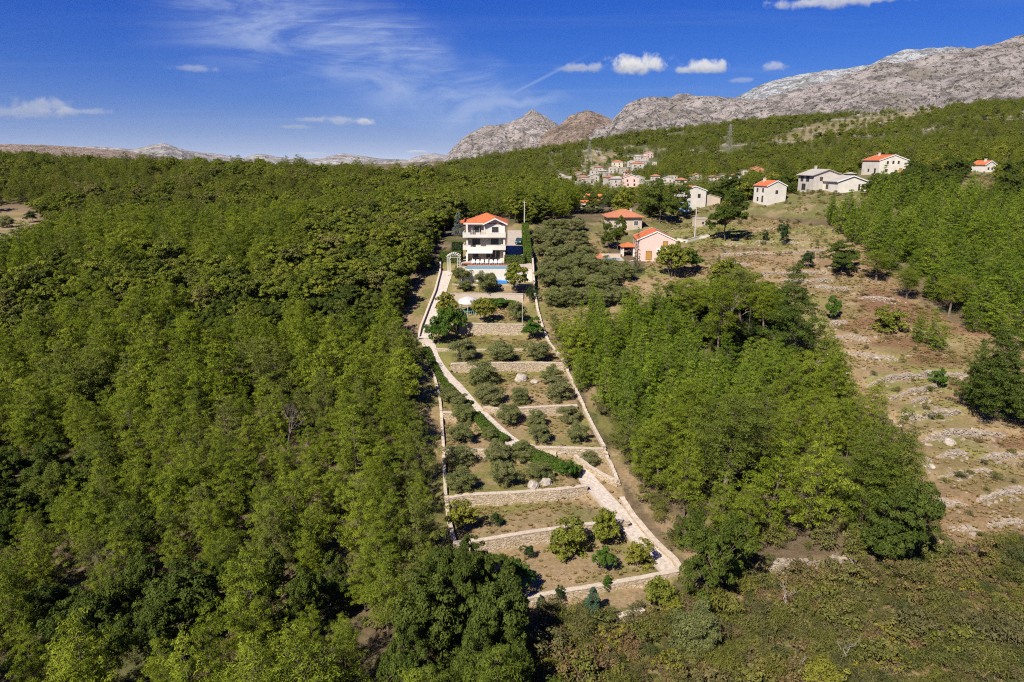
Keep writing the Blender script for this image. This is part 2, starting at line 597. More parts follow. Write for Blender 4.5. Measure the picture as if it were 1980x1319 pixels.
def hb(X, Y):
    X, Y = np.asarray(X, float), np.asarray(Y, float)
    sh = X.shape
    P = warp(X.ravel(), Y.ravel())
    out = np.empty(len(P))
    for i in range(0, len(P), 20000):
        q = P[i:i + 20000]
        r2 = ((q[:, None, 0] - _W[None, :, 0]) ** 2 + (q[:, None, 1] - _W[None, :, 1]) ** 2)
        out[i:i + 20000] = _phi(r2) @ _SOL[:_n] + _SOL[_n] + q @ _SOL[_n + 1:]
    return out.reshape(sh)


_TS = 30.0 * np.exp(np.linspace(0, math.log(70), 900))


def cast(px, py, hf, dz=0.0):
    d = ray(px, py)
    X, Y, Z = d[0] * _TS, d[1] * _TS, CAMZ + d[2] * _TS
    g = hf(X, Y) + dz - Z
    k = np.where(g > 0)[0]
    if len(k) == 0 or k[0] == 0:
        i = len(_TS) - 1 if len(k) == 0 else 0
        t = _TS[i]
    else:
        i = k[0]
        a, b = g[i - 1], g[i]
        t = _TS[i - 1] + (_TS[i] - _TS[i - 1]) * (-a / (b - a))
    return np.array([d[0] * t, d[1] * t, CAMZ + d[2] * t])


def at_b(px, py, dz=0.0):
    return cast(px, py, hb, dz)


# retaining walls across the garden: top edge in the photograph, height in metres
RET = [
    # (top-edge pixels left to right, height, label)
    ([(874, 549), (905, 550), (960, 550), (1028, 549)], 1.2, 'pale low retaining wall just below the pool wall, olive bush and oleander in front'),
    ([(862, 567), (900, 567), (950, 567), (1012, 568)], 2.0, 'smooth beige plastered retaining wall between the oleander row and the round gazebo'),
    ([(888, 624), (940, 626), (1012, 627)], 2.9, 'tall pale stone retaining wall directly below the round gazebo'),
    ([(842, 674), (865, 675), (930, 675), (1012, 675)], 0.5, 'low stone kerb wall across the upper olive terrace, half hidden by three olives'),
    ([(872, 703), (890, 702), (960, 701), (1040, 700), (1092, 702)], 2.0, 'long rough stone retaining wall with plants hanging over its top edge'),
    ([(935, 786), (960, 789), (1010, 788), (1060, 785), (1116, 783)], 1.5, 'curved stone retaining wall from the narrow path to the right boundary wall, above four olives'),
    ([(856, 797), (882, 797)], 1.6, 'short stone retaining wall between the left boundary wall and the hedge gap'),
    ([(858, 869), (890, 868), (945, 870)], 1.5, 'retaining wall left of the hedge, mostly hidden behind olive trees'),
    ([(1018, 858), (1036, 864), (1090, 865), (1166, 867)], 1.6, 'stone retaining wall with steps at its left end and a bare shrub before it'),
    ([(862, 962), (900, 956), (1000, 951), (1080, 945), (1136, 938)], 2.0, 'long straight stone retaining wall below the two pale boulders'),
    ([(876, 1049), (940, 1042), (1010, 1030), (1080, 1020), (1150, 1011), (1215, 1005)], 1.9, 'stone retaining wall partly hidden behind two yellow green fruit trees'),
    ([(1000, 1158), (1080, 1143), (1150, 1132), (1240, 1116), (1310, 1102)], 1.1, 'lowest complete stone retaining wall of the garden, small shrubs along its foot'),
    ([(1195, 1190), (1245, 1177)], 0.9, 'short stub of ruined stone wall at the edge of the scrub'),
]
RET = [(a, b * .82, c) for a, b, c in RET]
RUB = [
    ([(1390, 470), (1480, 466), (1562, 470)], 0.7), ([(1390, 490), (1500, 487), (1600, 480)], 0.7), ([(1385, 510), (1455, 508)], 0.6),
    ([(1465, 528), (1540, 523), (1605, 522)], 0.8), ([(1510, 540), (1612, 537)], 0.7), ([(1575, 550), (1645, 556)], 0.7),
    ([(1660, 572), (1742, 575)], 0.7), ([(1598, 622), (1642, 620)], 0.7), ([(1608, 646), (1640, 646), (1685, 654)], 0.8),
    ([(1638, 674), (1690, 684), (1742, 690)], 0.9), ([(1563, 697), (1622, 694)], 0.6), ([(1573, 722), (1642, 714)], 0.8),
    ([(1676, 734), (1740, 724), (1800, 718), (1872, 718)], 1.1), ([(1712, 764), (1780, 750), (1812, 738)], 0.8), ([(1762, 772), (1795, 764)], 0.6),
    ([(1733, 800), (1790, 796), (1862, 788)], 1.1), ([(1688, 792), (1735, 806)], 0.7), ([(1785, 838), (1860, 830), (1945, 830)], 1.0),
    ([(1810, 874), (1872, 868)], 0.8), ([(1898, 877), (1985, 868)], 0.8), ([(1790, 966), (1870, 964)], 0.9), ([(1885, 958), (1930, 942), (1990, 934)], 0.9),
    ([(1838, 1010), (1900, 1016)], 0.6), ([(1905, 1005), (1990, 998)], 0.7), ([(1478, 1087), (1560, 1078), (1662, 1070)], 1.5), ([(1800, 920), (1850, 905), (1920, 900)], 0.6),
    ([(1935, 1030), (1985, 1050)], 0.8), ([(1290, 560), (1340, 556)], 0.8), ([(1440, 440), (1500, 438)], 0.6),
]
WALLS = []
for (pp, h, lab) in RET:
    WALLS.append((np.array([at_b(x, y, h / 2 + 0.1)[:2] for x, y in pp]), h, 5.0))
RWALLS = []
for (pp, h) in RUB:
    RWALLS.append((np.array([at_b(x, y, h / 2 + 0.05)[:2] for x, y in pp]), h, 4.0))

PATHS = [
    ([(866, 524), (858, 545), (848, 575), (838, 605), (826, 640), (822, 656)], 2.7),
    ([(818, 655), (830, 662), (838, 690), (850, 710), (866, 730), (886, 750), (915, 785), (945, 815), (975, 842), (1000, 860), (1050, 884), (1100, 903), (1122, 910)], 2.1),
    ([(1122, 908), (1140, 930), (1165, 958), (1190, 985), (1215, 1015), (1235, 1038), (1262, 1066), (1302, 1106)], 2.3),
]
PW = []
for pp, w in PATHS:
    P = np.array([at_b(x, y)[:2] for x, y in pp])
    # resample smoothly
    seg = np.r_[0, np.cumsum(np.hypot(*np.diff(P, axis=0).T))]
    s = np.arange(0, seg[-1], 0.6)
    Q = np.stack([np.interp(s, seg, P[:, 0]), np.interp(s, seg, P[:, 1])], -1)
    for _ in range(3):
        Q[1:-1] = (Q[:-2] + 2 * Q[1:-1] + Q[2:]) / 4
    PW.append((Q, w))


def seg_dist(X, Y, P):
    """nearest point on polyline: distance, signed side (uphill +), overshoot past the ends, arc position"""
    best = np.full(X.shape, 1e9)
    sd = np.zeros(X.shape)
    ov = np.zeros(X.shape)
    for i in range(len(P) - 1):
        a, b = P[i], P[i + 1]
        d = b - a
        L = math.hypot(*d)
        u = ((X - a[0]) * d[0] + (Y - a[1]) * d[1]) / L
        uc = np.clip(u, 0, L)
        dx, dy = X - (a[0] + d[0] * uc / L), Y - (a[1] + d[1] * uc / L)
        dist = np.hypot(dx, dy)
        s = np.sign((Y - a[1]) * d[0] - (X - a[0]) * d[1])
        o = np.zeros(X.shape)
        if i == 0:
            o = np.maximum(o, -u)
        if i == len(P) - 2:
            o = np.maximum(o, u - L)
        m = dist < best
        best = np.where(m, dist, best)
        sd = np.where(m, s, sd)
        ov = np.where(m, o, ov)
    return best, sd, np.maximum(ov, 0)


VILLA = dict(x=-6.7, y=168.2, z=35.7)


def grow(a, b, s0, k):
    out, x, s = [], a, s0
    sg = 1 if b > a else -1
    while (b - x) * sg > 0:
        s = min(s * k, 60)
        x += sg * s
        out.append(x)
    return out


XL = np.array(sorted(grow(-20, -1600, 0.6, 1.07)) + list(np.arange(-20, 34, 0.4)) + list(np.arange(34, 112, 0.8)) + grow(112, 2200, 1.0, 1.07))
YL = np.array(sorted(grow(52, -60, 0.6, 1.12)) + list(np.arange(52, 172, 0.4)) + list(np.arange(172, 204, 0.9)) + grow(204, 2200, 1.2, 1.045))
GX, GY = np.meshgrid(XL, YL, indexing='ij')
HB = hb(GX, GY)
HZ = HB.copy()
for (P, h, L) in WALLS + RWALLS:
    x0, y0 = P.min(0) - 14
    x1, y1 = P.max(0) + 14
    i0, i1 = np.searchsorted(XL, [x0, x1])
    j0, j1 = np.searchsorted(YL, [y0, y1])
    sx, sy = GX[i0:i1, j0:j1], GY[i0:i1, j0:j1]
    d, sd, ov = seg_dist(sx, sy, P)
    HZ[i0:i1, j0:j1] += sd * h / 2 * np.exp(-(d / L) ** 1.4) * np.exp(-(ov / 1.2) ** 2) * sstep(d, -0.05, 0.12)
far = sstep(np.hypot(GX * 0.7, GY - 60), 60, 160)
HZ += (fbm(GX / 14, GY / 14, 4) - 0.5) * (0.5 + 2.0 * far) + (fbm(GX / 2.5, GY / 2.5, 3) - 0.5) * 0.22
# the villa's level platform and drive
vz = VILLA['z']
pl = sstep(GX, -16.5, -14.5) * (1 - sstep(GX, 4.6, 5.4)) * sstep(GY, 155.6, 156.2) * (1 - sstep(GY, 181, 190))
HZ = HZ * (1 - pl) + (vz - 0.35) * pl
bl = sstep(GX, -15, -14) * (1 - sstep(GX, 4.6, 5.4)) * sstep(GY, 150, 151.5) * (1 - sstep(GY, 155.9, 156.3))
HZ = HZ * (1 - bl) + 32.55 * bl
dr = sstep(GX, -2.2, -1.2) * (1 - sstep(GX, 4.6, 5.4)) * sstep(GY, 164.0, 166.0) * (1 - sstep(GY, 206, 214))
DRZ = np.interp(GY, [160, 170, 182, 204, 215], [vz + 0.25, vz + 0.35, vz + 1.1, vz + 3.6, vz + 4.6])
HZ = HZ * (1 - dr) + (DRZ - 0.05) * dr
# paths lie on the smooth slope
for Q, w in PW:
    x0, y0 = Q.min(0) - 4
    x1, y1 = Q.max(0) + 4
    i0, i1 = np.searchsorted(XL, [x0, x1])
    j0, j1 = np.searchsorted(YL, [y0, y1])
    sx, sy = GX[i0:i1, j0:j1], GY[i0:i1, j0:j1]
    D2 = (sx[..., None] - Q[:, 0]) ** 2 + (sy[..., None] - Q[:, 1]) ** 2
    k = D2.argmin(-1)
    d = np.sqrt(D2.min(-1))
    pz = hb(Q[:, 0], Q[:, 1])[k]
    m = 1 - sstep(d, w / 2 + 0.25, w / 2 + 1.0)
    HZ[i0:i1, j0:j1] = HZ[i0:i1, j0:j1] * (1 - m) + (pz - 0.10) * m


def gz(X, Y):
    X, Y = np.asarray(X, float), np.asarray(Y, float)
    i = np.clip(np.searchsorted(XL, X) - 1, 0, len(XL) - 2)
    j = np.clip(np.searchsorted(YL, Y) - 1, 0, len(YL) - 2)
    u = np.clip((X - XL[i]) / (XL[i + 1] - XL[i]), 0, 1)
    v = np.clip((Y - YL[j]) / (YL[j + 1] - YL[j]), 0, 1)
    return (HZ[i, j] * (1 - u) + HZ[i + 1, j] * u) * (1 - v) + (HZ[i, j + 1] * (1 - u) + HZ[i + 1, j + 1] * u) * v


def at(px, py, dz=0.0):
    return cast(px, py, gz, dz)


# ground cover colours (what grows or lies there), one value per vertex
GPX, GPY, GZC = project(np.stack([GX, GY, HZ], -1))
_w1, _w2 = fbm(GX / 4 + 71, GY / 4, 4) - .5, fbm(GX / 4 + 7, GY / 4 + 55, 4) - .5
GPX, GPY = GPX + _w1 * 70 * np.clip(60 / np.maximum(GZC, 20), .1, 1), GPY + _w2 * 50 * np.clip(60 / np.maximum(GZC, 20), .1, 1)
GARDEN = [(1000, 430), (1032, 430), (1032, 560), (1045, 630), (1095, 703), (1140, 820), (1196, 938), (1215, 990), (1262, 1052), (1325, 1108), (1250, 1190), (1000, 1190), (878, 1052), (860, 960), (850, 775), (818, 660), (850, 500)]
TERR = [(1280, 440), (1440, 415), (1600, 440), (1690, 480), (1760, 560), (1860, 640), (2300, 640), (2300, 1062), (1820, 1062), (1780, 960), (1690, 830), (1570, 690), (1520, 640), (1400, 560), (1290, 600), (1230, 560)]
SCRUB = [(1000, 1300), (1040, 1195), (1330, 1165), (1480, 1112), (1660, 1090), (1800, 1080), (1980, 1055), (2400, 1055), (2400, 1900), (850, 1900)]
OLIVE = [(1036, 455), (1150, 452), (1215, 540), (1290, 560), (1180, 640), (1062, 650), (1040, 560)]
REDS = [(1690, 575, 70, 14), (1720, 590, 70, 12), (1660, 628, 45, 12), (1740, 662, 60, 12), (1800, 690, 60, 14), (1860, 742, 40, 16), (1830, 700, 50, 14), (1780, 610, 70, 22), (1940, 850, 60, 18), (1850, 640, 50, 14)]
n1 = fbm(GX / 9, GY / 9, 5)
n2 = fbm(GX / 3.1 + 40, GY / 3.1, 4)
n3 = fbm(GX / 25 + 11, GY / 25, 4)


def C(*c):
    return np.array(c, float)


def lerp(a, b, m):
    return a * (1 - m[..., None]) + b * m[..., None]


floor_c = lerp(np.broadcast_to(C(0.11, 0.08, 0.047), GX.shape + (3,)), C(0.16, 0.115, 0.07), sstep(n2, 0.45, 0.7))
floor_c = lerp(floor_c, C(0.06, 0.072, 0.02), sstep(n1, 0.5, 0.65) * 0.8)
COLR = floor_c
gm = in_poly(GPX, GPY, GARDEN) & (GY > 40) & (GY < 215)
gard = lerp(np.broadcast_to(C(0.235, 0.168, 0.092), GX.shape + (3,)), C(0.15, 0.135, 0.045), sstep(n1, 0.42, 0.62))
gard = lerp(gard, C(0.27, 0.19, 0.11), sstep(n2, 0.55, 0.75) * 0.8)
gard = lerp(gard, C(0.105, 0.125, 0.03), sstep(n3, 0.5, 0.66) * 0.6 * sstep(n2, 0.35, 0.6))
COLR = lerp(COLR, gard, gm.astype(float))
tm = in_poly(GPX, GPY, TERR) & (GY > 30) & (GY < 260)
ter = lerp(np.broadcast_to(C(0.225, 0.16, 0.085), GX.shape + (3,)), C(0.165, 0.158, 0.052), sstep(n1, 0.45, 0.62))
ter = lerp(ter, lerp(np.broadcast_to(C(0.135, 0.145, 0.04), GX.shape + (3,)), C(0.20, 0.17, 0.08), sstep(n2, .5, .7)), sstep(GY, 168, 190) * .8)
ter = lerp(ter, C(0.17, 0.108, 0.062), sstep(n3, 0.48, 0.62) * 0.6)
ter = lerp(ter, C(0.28, 0.21, 0.13), sstep(n2, 0.6, 0.75) * 0.6)
rd = np.zeros(GX.shape)
for (x, y, a, b) in REDS:
    q = np.hypot((GPX - x) / a, (GPY - y) / b)
    rd = np.maximum(rd, 1 - sstep(q + (n2 - 0.5) * 1.6, 0.55, 1.0))
ter = lerp(ter, C(0.135, 0.06, 0.04), rd * 0.65)
COLR = lerp(COLR, ter, tm.astype(float))
sm = in_poly(GPX, GPY, SCRUB) & (GY < 120)
scr = lerp(np.broadcast_to(C(0.19, 0.14, 0.07), GX.shape + (3,)), C(0.11, 0.115, 0.035), sstep(n2, 0.45, 0.6))
COLR = lerp(COLR, scr, sm.astype(float))
om = in_poly(GPX, GPY, OLIVE) & (GY > 110) & (GY < 230)
COLR = lerp(COLR, gard, om * 0.9)
edge = in_poly(GPX, GPY, [(790, 560), (850, 505), (820, 650), (858, 800), (862, 950), (880, 1060), (840, 1060), (825, 900), (800, 720), (770, 640)]) & (GY < 175)
COLR = lerp(COLR, gard * 0.9, edge * 0.9)
strip = in_poly(GPX, GPY, [(1040, 600), (1100, 700), (1150, 800), (1205, 930), (1260, 1010), (1340, 1100), (1400, 1100), (1300, 1020), (1240, 930), (1190, 850), (1150, 740), (1110, 660), (1060, 580)]) & (GY < 150)
COLR = lerp(COLR, gard * 0.9, strip * 0.9)
midm = in_poly(GPX, GPY, [(1130, 440), (1240, 400), (1300, 392), (1380, 366), (1560, 345), (1700, 330), (1770, 320), (2300, 320), (2300, 440), (1880, 392), (1590, 425), (1440, 412), (1300, 445), (1200, 480)]) & (GY > 170) & (GY < 330)
COLR = lerp(COLR, lerp(np.broadcast_to(C(0.115, 0.112, 0.04), GX.shape + (3,)), C(0.19, 0.15, 0.08), sstep(n2, .45, .65)), midm.astype(float))
clear = (np.hypot((GPX - 20) / 75, (GPY - 452) / 55) + (n2 - 0.5) * 0.5 < 1) & (GY > 180) & (GY < 420)
COLR = lerp(COLR, lerp(gard, C(0.25, 0.19, 0.13), sstep(n2, 0.45, 0.6)), clear.astype(float))
hillm = sstep(GY, 250, 420) * sstep(GX, -200, 40)
hill = lerp(np.broadcast_to(C(0.075, 0.085, 0.03), GX.shape + (3,)), C(0.17, 0.14, 0.075), sstep(n1, 0.5, 0.68))
COLR = lerp(COLR, hill, hillm * 0.85)
TANS = [[(1470, 272), (1560, 246), (1700, 212), (1870, 203), (1700, 250), (1560, 275)], [(1120, 300), (1180, 290), (1200, 300), (1130, 325)], [(1340, 350), (1420, 338), (1420, 352)]]
tanm = np.zeros(GX.shape, bool)
for p in TANS:
    tanm |= in_poly(GPX + (n2 - 0.5) * 60, GPY + (n1 - 0.5) * 24, p)
tanm &= GY > 380
COLR = lerp(COLR, lerp(np.broadcast_to(C(0.22, 0.165, 0.10), GX.shape + (3,)), C(0.14, 0.13, 0.05), sstep(n2, 0.4, 0.6)), tanm.astype(float))
hillrock = ((GY > 700) & (n1 > 0.63)).astype(float)
COLR = lerp(COLR, C(0.34, 0.30, 0.26), hillrock * 0.6)


def ground_mat():
    m, t, bs = base_mat('ground_soil_and_grass')
    bs.inputs['Roughness'].default_value = 0.95
    bs.inputs['Specular IOR Level'].default_value = 0.1
    at_ = t.new('ShaderNodeAttribute', attribute_name='cover')
    g = t.new('ShaderNodeNewGeometry')
    n = t.noise(g.outputs['Position'], 2.2, 8.0, 0.7)
    nf = t.noise(g.outputs['Position'], 7.0, 4.0, 0.7)
    c = t.mix(1.0, at_.outputs['Color'], t.ramp(n, [(0.3, (0.68, 0.66, 0.62)), (0.7, (1.3, 1.3, 1.28))]), 'MULTIPLY')
    c = t.mix(t.smooth(nf, 0.56, 0.7, 0.0, 0.55), c, (0.07, 0.075, 0.025))
    c = t.mix(t.smooth(nf, 0.40, 0.30, 0.0, 0.4), c, (0.32, 0.25, 0.16))
    t.l.new(c, bs.inputs['Base Color'])
    b = t.new('ShaderNodeBump')
    b.inputs['Strength'].default_value = 0.7
    b.inputs['Distance'].default_value = 0.25
    t.l.new(n, b.inputs['Height'])
    t.l.new(b.outputs[0], bs.inputs['Normal'])
    return m


def grid_faces(nx, ny):
    i, j = np.meshgrid(np.arange(nx - 1), np.arange(ny - 1), indexing='ij')
    a = (i * ny + j).ravel()
    return np.stack([a, a + ny, a + ny + 1, a + 1], -1)


me = fast_mesh('ground', [(np.stack([GX, GY, HZ], -1).reshape(-1, 3), grid_faces(len(XL), len(YL)), 0)])
ca = me.color_attributes.new('cover', 'FLOAT_COLOR', 'POINT')
ca.data.foreach_set('color', np.concatenate([COLR, np.ones(GX.shape + (1,))], -1).astype(np.float32).ravel())
me.materials.append(ground_mat())
set_smooth(me)
tag(link('ground', me), kind='structure')

# the land beyond, out to the horizon
far_land = MB()
for (a, b, c, d) in [(-13000, 13000, 2150, 13000), (-13000, -1590, -60, 2150), (2190, 13000, -60, 2150), (-13000, 13000, -6000, -55)]:
    far_land.add([(a, c, 8), (b, c, 8), (b, d, 8), (a, d, 8)], [(0, 1, 2, 3)])
tag(far_land.build('far_land', mat('far_scrubland', (0.09, 0.09, 0.045), 0.95, 0.3, 0.004)), kind='structure')


# ------------------------------------------------------------------ mountains
def rock_mat(name, rock, rock2, veg, vegamt, sc, tint=None):
    m, t, bs = base_mat(name)
    bs.inputs['Roughness'].default_value = 0.95
    bs.inputs['Specular IOR Level'].default_value = 0.1
    g = t.new('ShaderNodeNewGeometry')
    P = g.outputs['Position']
    mp = t.new('ShaderNodeMapping')
    mp.inputs['Rotation'].default_value = (0, math.radians(28), 0)
    mp.inputs['Scale'].default_value = (0.55, 0.8, 1.7)
    t.l.new(P, mp.inputs[0])
    S = mp.outputs[0]
    n = t.noise(P, 0.012 * sc, 9.0, 0.68)
    nb = t.noise(P, 0.085 * sc, 8.0, 0.72)
    nk = t.noise(S, 0.035 * sc, 10.0, 0.74, 0.6)
    nv = t.noise(P, 0.0045 * sc, 8.0, 0.7, 0.4)
    ng = t.noise(P, 0.0075 * sc, 7.0, 0.66)
    at_ = t.new('ShaderNodeAttribute', attribute_name='v')
    c = t.mix(t.smooth(n, 0.35, 0.65), rock, rock2)
    c = t.mix(t.smooth(ng, 0.50, 0.62, 0.0, 0.55), c, tuple(x * .5 for x in rock2[:2]) + (rock2[2] * .36,))
    c = t.mix(t.smooth(nk, 0.42, 0.52, 0.8, 0.0), c, tuple(x * .30 for x in rock))  # crevice shade put into the rock colour where the bump sinks
    c = t.mix(t.smooth(nb, 0.53, 0.59, 0.0, 0.88), c, veg)
    c = t.mix(t.smooth(t.math('ADD', nv, t.math('MULTIPLY', at_.outputs['Fac'], 0.6)), 0.68 - vegamt, 0.76 - vegamt, 0.0, 0.9), c, veg)
    t.l.new(c, bs.inputs['Base Color'])
    b = t.new('ShaderNodeBump')
    b.inputs['Strength'].default_value = 1.0
    b.inputs['Distance'].default_value = 18.0
    t.l.new(t.math('ADD', nb, t.math('MULTIPLY', nk, 1.5)), b.inputs['Height'])
    t.l.new(b.outputs[0], bs.inputs['Normal'])
    return m


def mountain(name, sky, zr, foot, mtl, amp, fq, nx=520, ny=90, seed=0.0, zrb=None, slant=0.0):
    """sky: skyline pixels; zr: distance of the crest (left, right); foot: (foot pixel heights left/right offset, distance share)"""
    sx = np.array([p[0] for p in sky], float)
    sy = np.array([p[1] for p in sky], float)
    x = np.linspace(sx[0], sx[-1], nx)
    y = np.interp(x, sx, sy)
    ker = np.array([1, 2, 3, 2, 1.]) / 9
    y = np.convolve(np.pad(y, 2, mode='edge'), ker, 'valid')
    zcr = np.interp(x, [sx[0], sx[-1]], zr)
    # crest points
    dx, dy = (x - CX) / F, -(y - CY) / F
    cX, cY, cZ = dx * zcr, (CT + dy * ST) * zcr, CAMZ + (dy * CT - ST) * zcr
    fz, share = foot
    s = np.concatenate([np.linspace(0, 1, ny), 1 + np.linspace(0.03, 0.5, 14)])
    S, X0 = np.meshgrid(s, cX, indexing='xy')
    up = np.clip(S, 0, 1)
    cYb, cZb = np.broadcast_to(cY[:, None], S.shape), np.broadcast_to(cZ[:, None], S.shape)
    k = share + (1 - share) * up + np.maximum(S - 1, 0) * 0.8
    X, Y = X0 * k, cYb * k
    sh = np.where(S <= 1, up ** 1.25 * 0.75 + up ** 3 * 0.25, 1 - (S - 1) * 1.2)
    Z = fz + (cZb - fz) * sh
    w = np.sin(np.clip(up, 0, 1) * math.pi) * 0.9 + 0.14
    r = fbm((X + Y * slant + Z * .5) / fq + seed, (Y * 0.35 + Z * .6) / fq + seed, 8, True)
    r2 = fbm(X / (fq * 0.22) + seed, (Y * 0.6 + Z) / (fq * 0.22), 4)
    Z = Z + (r - 0.55) * amp * w + (r2 - 0.5) * amp * 0.28 * (w + 0.2)
    Y = Y + (r - 0.55) * amp * 0.8 * w
    me = fast_mesh(name, [(np.stack([X, Y, Z], -1).reshape(-1, 3), grid_faces(nx, len(s)), 0)], [np.clip(1 - up + (r2 - 0.5) * 0.3, 0, 1).ravel() - 0.5])
    me.materials.append(mtl)
    set_smooth(me)
    return tag(link(name, me), kind='structure')


rockA = rock_mat('pale_karst_rock', (0.52, 0.455, 0.415), (0.42, 0.365, 0.33), (0.055, 0.058, 0.028), 0.02, 1.0)
rockB = rock_mat('haze_tinted_karst_rock', (0.45, 0.455, 0.455), (0.38, 0.385, 0.385), (0.085, 0.09, 0.07), -0.06, 0.6)  # limestone coloured cooler, the blue of distant haze painted in
rockC = rock_mat('tan_karst_rock', (0.44, 0.335, 0.26), (0.35, 0.26, 0.20), (0.085, 0.07, 0.035), 0.0, 1.0)
rockD = rock_mat('distant_karst_rock', (0.42, 0.385, 0.36), (0.32, 0.30, 0.285), (0.10, 0.10, 0.07), -0.02, 0.35)
mountain('mountain', [(790, 330), (850, 322), (868, 300), (890, 275), (910, 258), (940, 244), (985, 239), (1010, 227), (1030, 211), (1048, 224), (1078, 241), (1120, 270), (1180, 300), (1240, 330)], (2500, 2350), (15, 0.6), rockA, 115, 160, seed=3.0)
mountain('mountain', [(930, 335), (980, 290), (1040, 262), (1080, 243), (1104, 223), (1135, 212), (1158, 220), (1182, 231), (1230, 255), (1300, 300)], (2250, 2100), (15, 0.6), rockC, 80, 140, seed=8.0)
mountain('mountain', [(1080, 330), (1140, 262), (1180, 238), (1212, 202), (1235, 189), (1262, 183), (1300, 188), (1318, 183), (1360, 185), (1400, 189), (1450, 196), (1520, 180), (1600, 157), (1690, 131), (1760, 119), (1850, 103), (1900, 92), (1980, 68), (2080, 40), (2200, 20), (2400, 0)], (1950, 1650), (15, 0.55), rockA, 135, 150, nx=1000, ny=150, seed=15.0, slant=0.35)
mountain('mountain', [(1400, 200), (1427, 188), (1462, 172), (1500, 156), (1545, 143), (1600, 134), (1650, 126), (1682, 124), (1715, 107), (1750, 97), (1800, 93), (1862, 94), (1930, 100), (2050, 110), (2300, 130)], (4300, 4000), (100, 0.55), rockB, 260, 380, nx=620, seed=22.0, slant=0.6)
mountain('distant_ridge', [(-300, 274), (-60, 277), (60, 281), (150, 283), (215, 285), (258, 290), (285, 283), (315, 277), (340, 284), (365, 292), (420, 298), (470, 306), (485, 300), (505, 296), (540, 303), (600, 308), (640, 302), (660, 297), (690, 301), (735, 308), (790, 309), (815, 299), (840, 296), (870, 302), (920, 318), (990, 330)], (6500, 6200), (-20, 0.62), rockD, 110, 420, nx=700, ny=60, seed=31.0)
mountain('distant_ridge', [(-300, 276), (-100, 280), (20, 279), (90, 281), (150, 284), (240, 292), (330, 306), (420, 316), (520, 325)], (3600, 3300), (0, 0.6), rockC, 40, 260, nx=300, ny=40, seed=41.0)


# ------------------------------------------------------------------ paths, drive, platform
def ribbon(Q, w, zfun, lift, skirt=0.35):
    d = np.gradient(Q, axis=0)
    d /= np.linalg.norm(d, axis=1)[:, None]
    nrm = np.stack([-d[:, 1], d[:, 0]], -1)
    z = zfun(Q[:, 0], Q[:, 1]) + lift
    A = np.c_[Q + nrm * w / 2, z]
    B = np.c_[Q - nrm * w / 2, z]
    return A, B, np.c_[A[:, :2], z - skirt], np.c_[B[:, :2], z - skirt]


for k, (Q, w) in enumerate(PW):
    A, B, A2, B2 = ribbon(Q, w, hb, 0.02)
    n = len(Q)
    V = np.concatenate([A, B, A2, B2])
    i = np.arange(n - 1)
    Fq = np.concatenate([np.stack([i, i + 1, n + i + 1, n + i], -1)[:, ::-1], np.stack([2 * n + i, 2 * n + i + 1, i + 1, i], -1)[:, ::-1], np.stack([n + i, n + i + 1, 3 * n + i + 1, 3 * n + i], -1)[:, ::-1]])
    me = fast_mesh('path', [(V, Fq, 0)])
    me.materials.append(M['pathc'])
    p = tag(link('path', me), kind='structure')
    # low kerb along the garden side
    kb = MB()
    Q2 = Q[::2]
    A, B, _, _ = ribbon(Q2, w + 0.16, hb, 0.02)
    for a, b in zip(B[:-1], B[1:]):
        d = (b - a) / max(1e-6, np.linalg.norm(b - a))
        nn = np.array([-d[1], d[0], 0]) * 0.11
        kb.hexa([a - nn - (0, 0, .4), b - nn - (0, 0, .4), b + nn - (0, 0, .4), a + nn - (0, 0, .4)], [a - nn + (0, 0, .14), b - nn + (0, 0, .14), b + nn + (0, 0, .14), a + nn + (0, 0, .14)])
    kb.build('kerb', M['concrete'], p)

yy = np.linspace(165, 206, 30)
dv = MB()
dzv = np.interp(yy, [160, 170, 182, 204, 215], [vz + 0.25, vz + 0.35, vz + 1.1, vz + 3.6, vz + 4.6]) + 0.03
for i in range(len(yy) - 1):
    dv.add([(-1.3, yy[i], dzv[i]), (4.3, yy[i], dzv[i]), (4.3, yy[i + 1], dzv[i + 1]), (-1.3, yy[i + 1], dzv[i + 1])], [(0, 1, 2, 3)])
tag(dv.build('driveway', M['asphalt']), kind='structure')

tw = MB()
tw.box(-12.3, 4.7, 156.0, 183, 30.5, vz - 0.02)
tag(tw.build('terrace', M['concrete']), kind='structure')


# ------------------------------------------------------------------ stone walls
_CUBE = np.array([(-1, -1, -1), (1, -1, -1), (1, 1, -1), (-1, 1, -1), (-1, -1, 1), (1, -1, 1), (1, 1, 1), (-1, 1, 1)], float) * 0.5
_CF = np.array([(3, 2, 1, 0), (4, 5, 6, 7), (0, 1, 5, 4), (1, 2, 6, 5), (2, 3, 7, 6), (3, 0, 4, 7)])


def stones(centres, sizes, dirs, jit=0.12):
    """many rough blocks in one array: centres (n,3), sizes (n,3), dirs (n,2) along the wall"""
    n = len(centres)
    B = _CUBE[None] * (1 + NR.uniform(-jit, jit, (n, 8, 3)) * 2)
    B = B * np.asarray(sizes)[:, None, :]
    d = np.asarray(dirs)
    X = B[..., 0] * d[:, None, 0] - B[..., 1] * d[:, None, 1]
    Y = B[..., 0] * d[:, None, 1] + B[..., 1] * d[:, None, 0]
    V = np.stack([X, Y, B[..., 2]], -1) + np.asarray(centres)[:, None, :]
    Fq = (_CF[None] + np.arange(n)[:, None, None] * 8).reshape(-1, 4)
    return V.reshape(-1, 3), Fq


def resample(P, step):
    seg = np.r_[0, np.cumsum(np.hypot(*np.diff(P, axis=0).T))]
    n = max(2, int(round(seg[-1] / step)) + 1)
    s = np.linspace(0, seg[-1], n)
    return np.stack([np.interp(s, seg, P[:, 0]), np.interp(s, seg, P[:, 1])], -1), s, seg


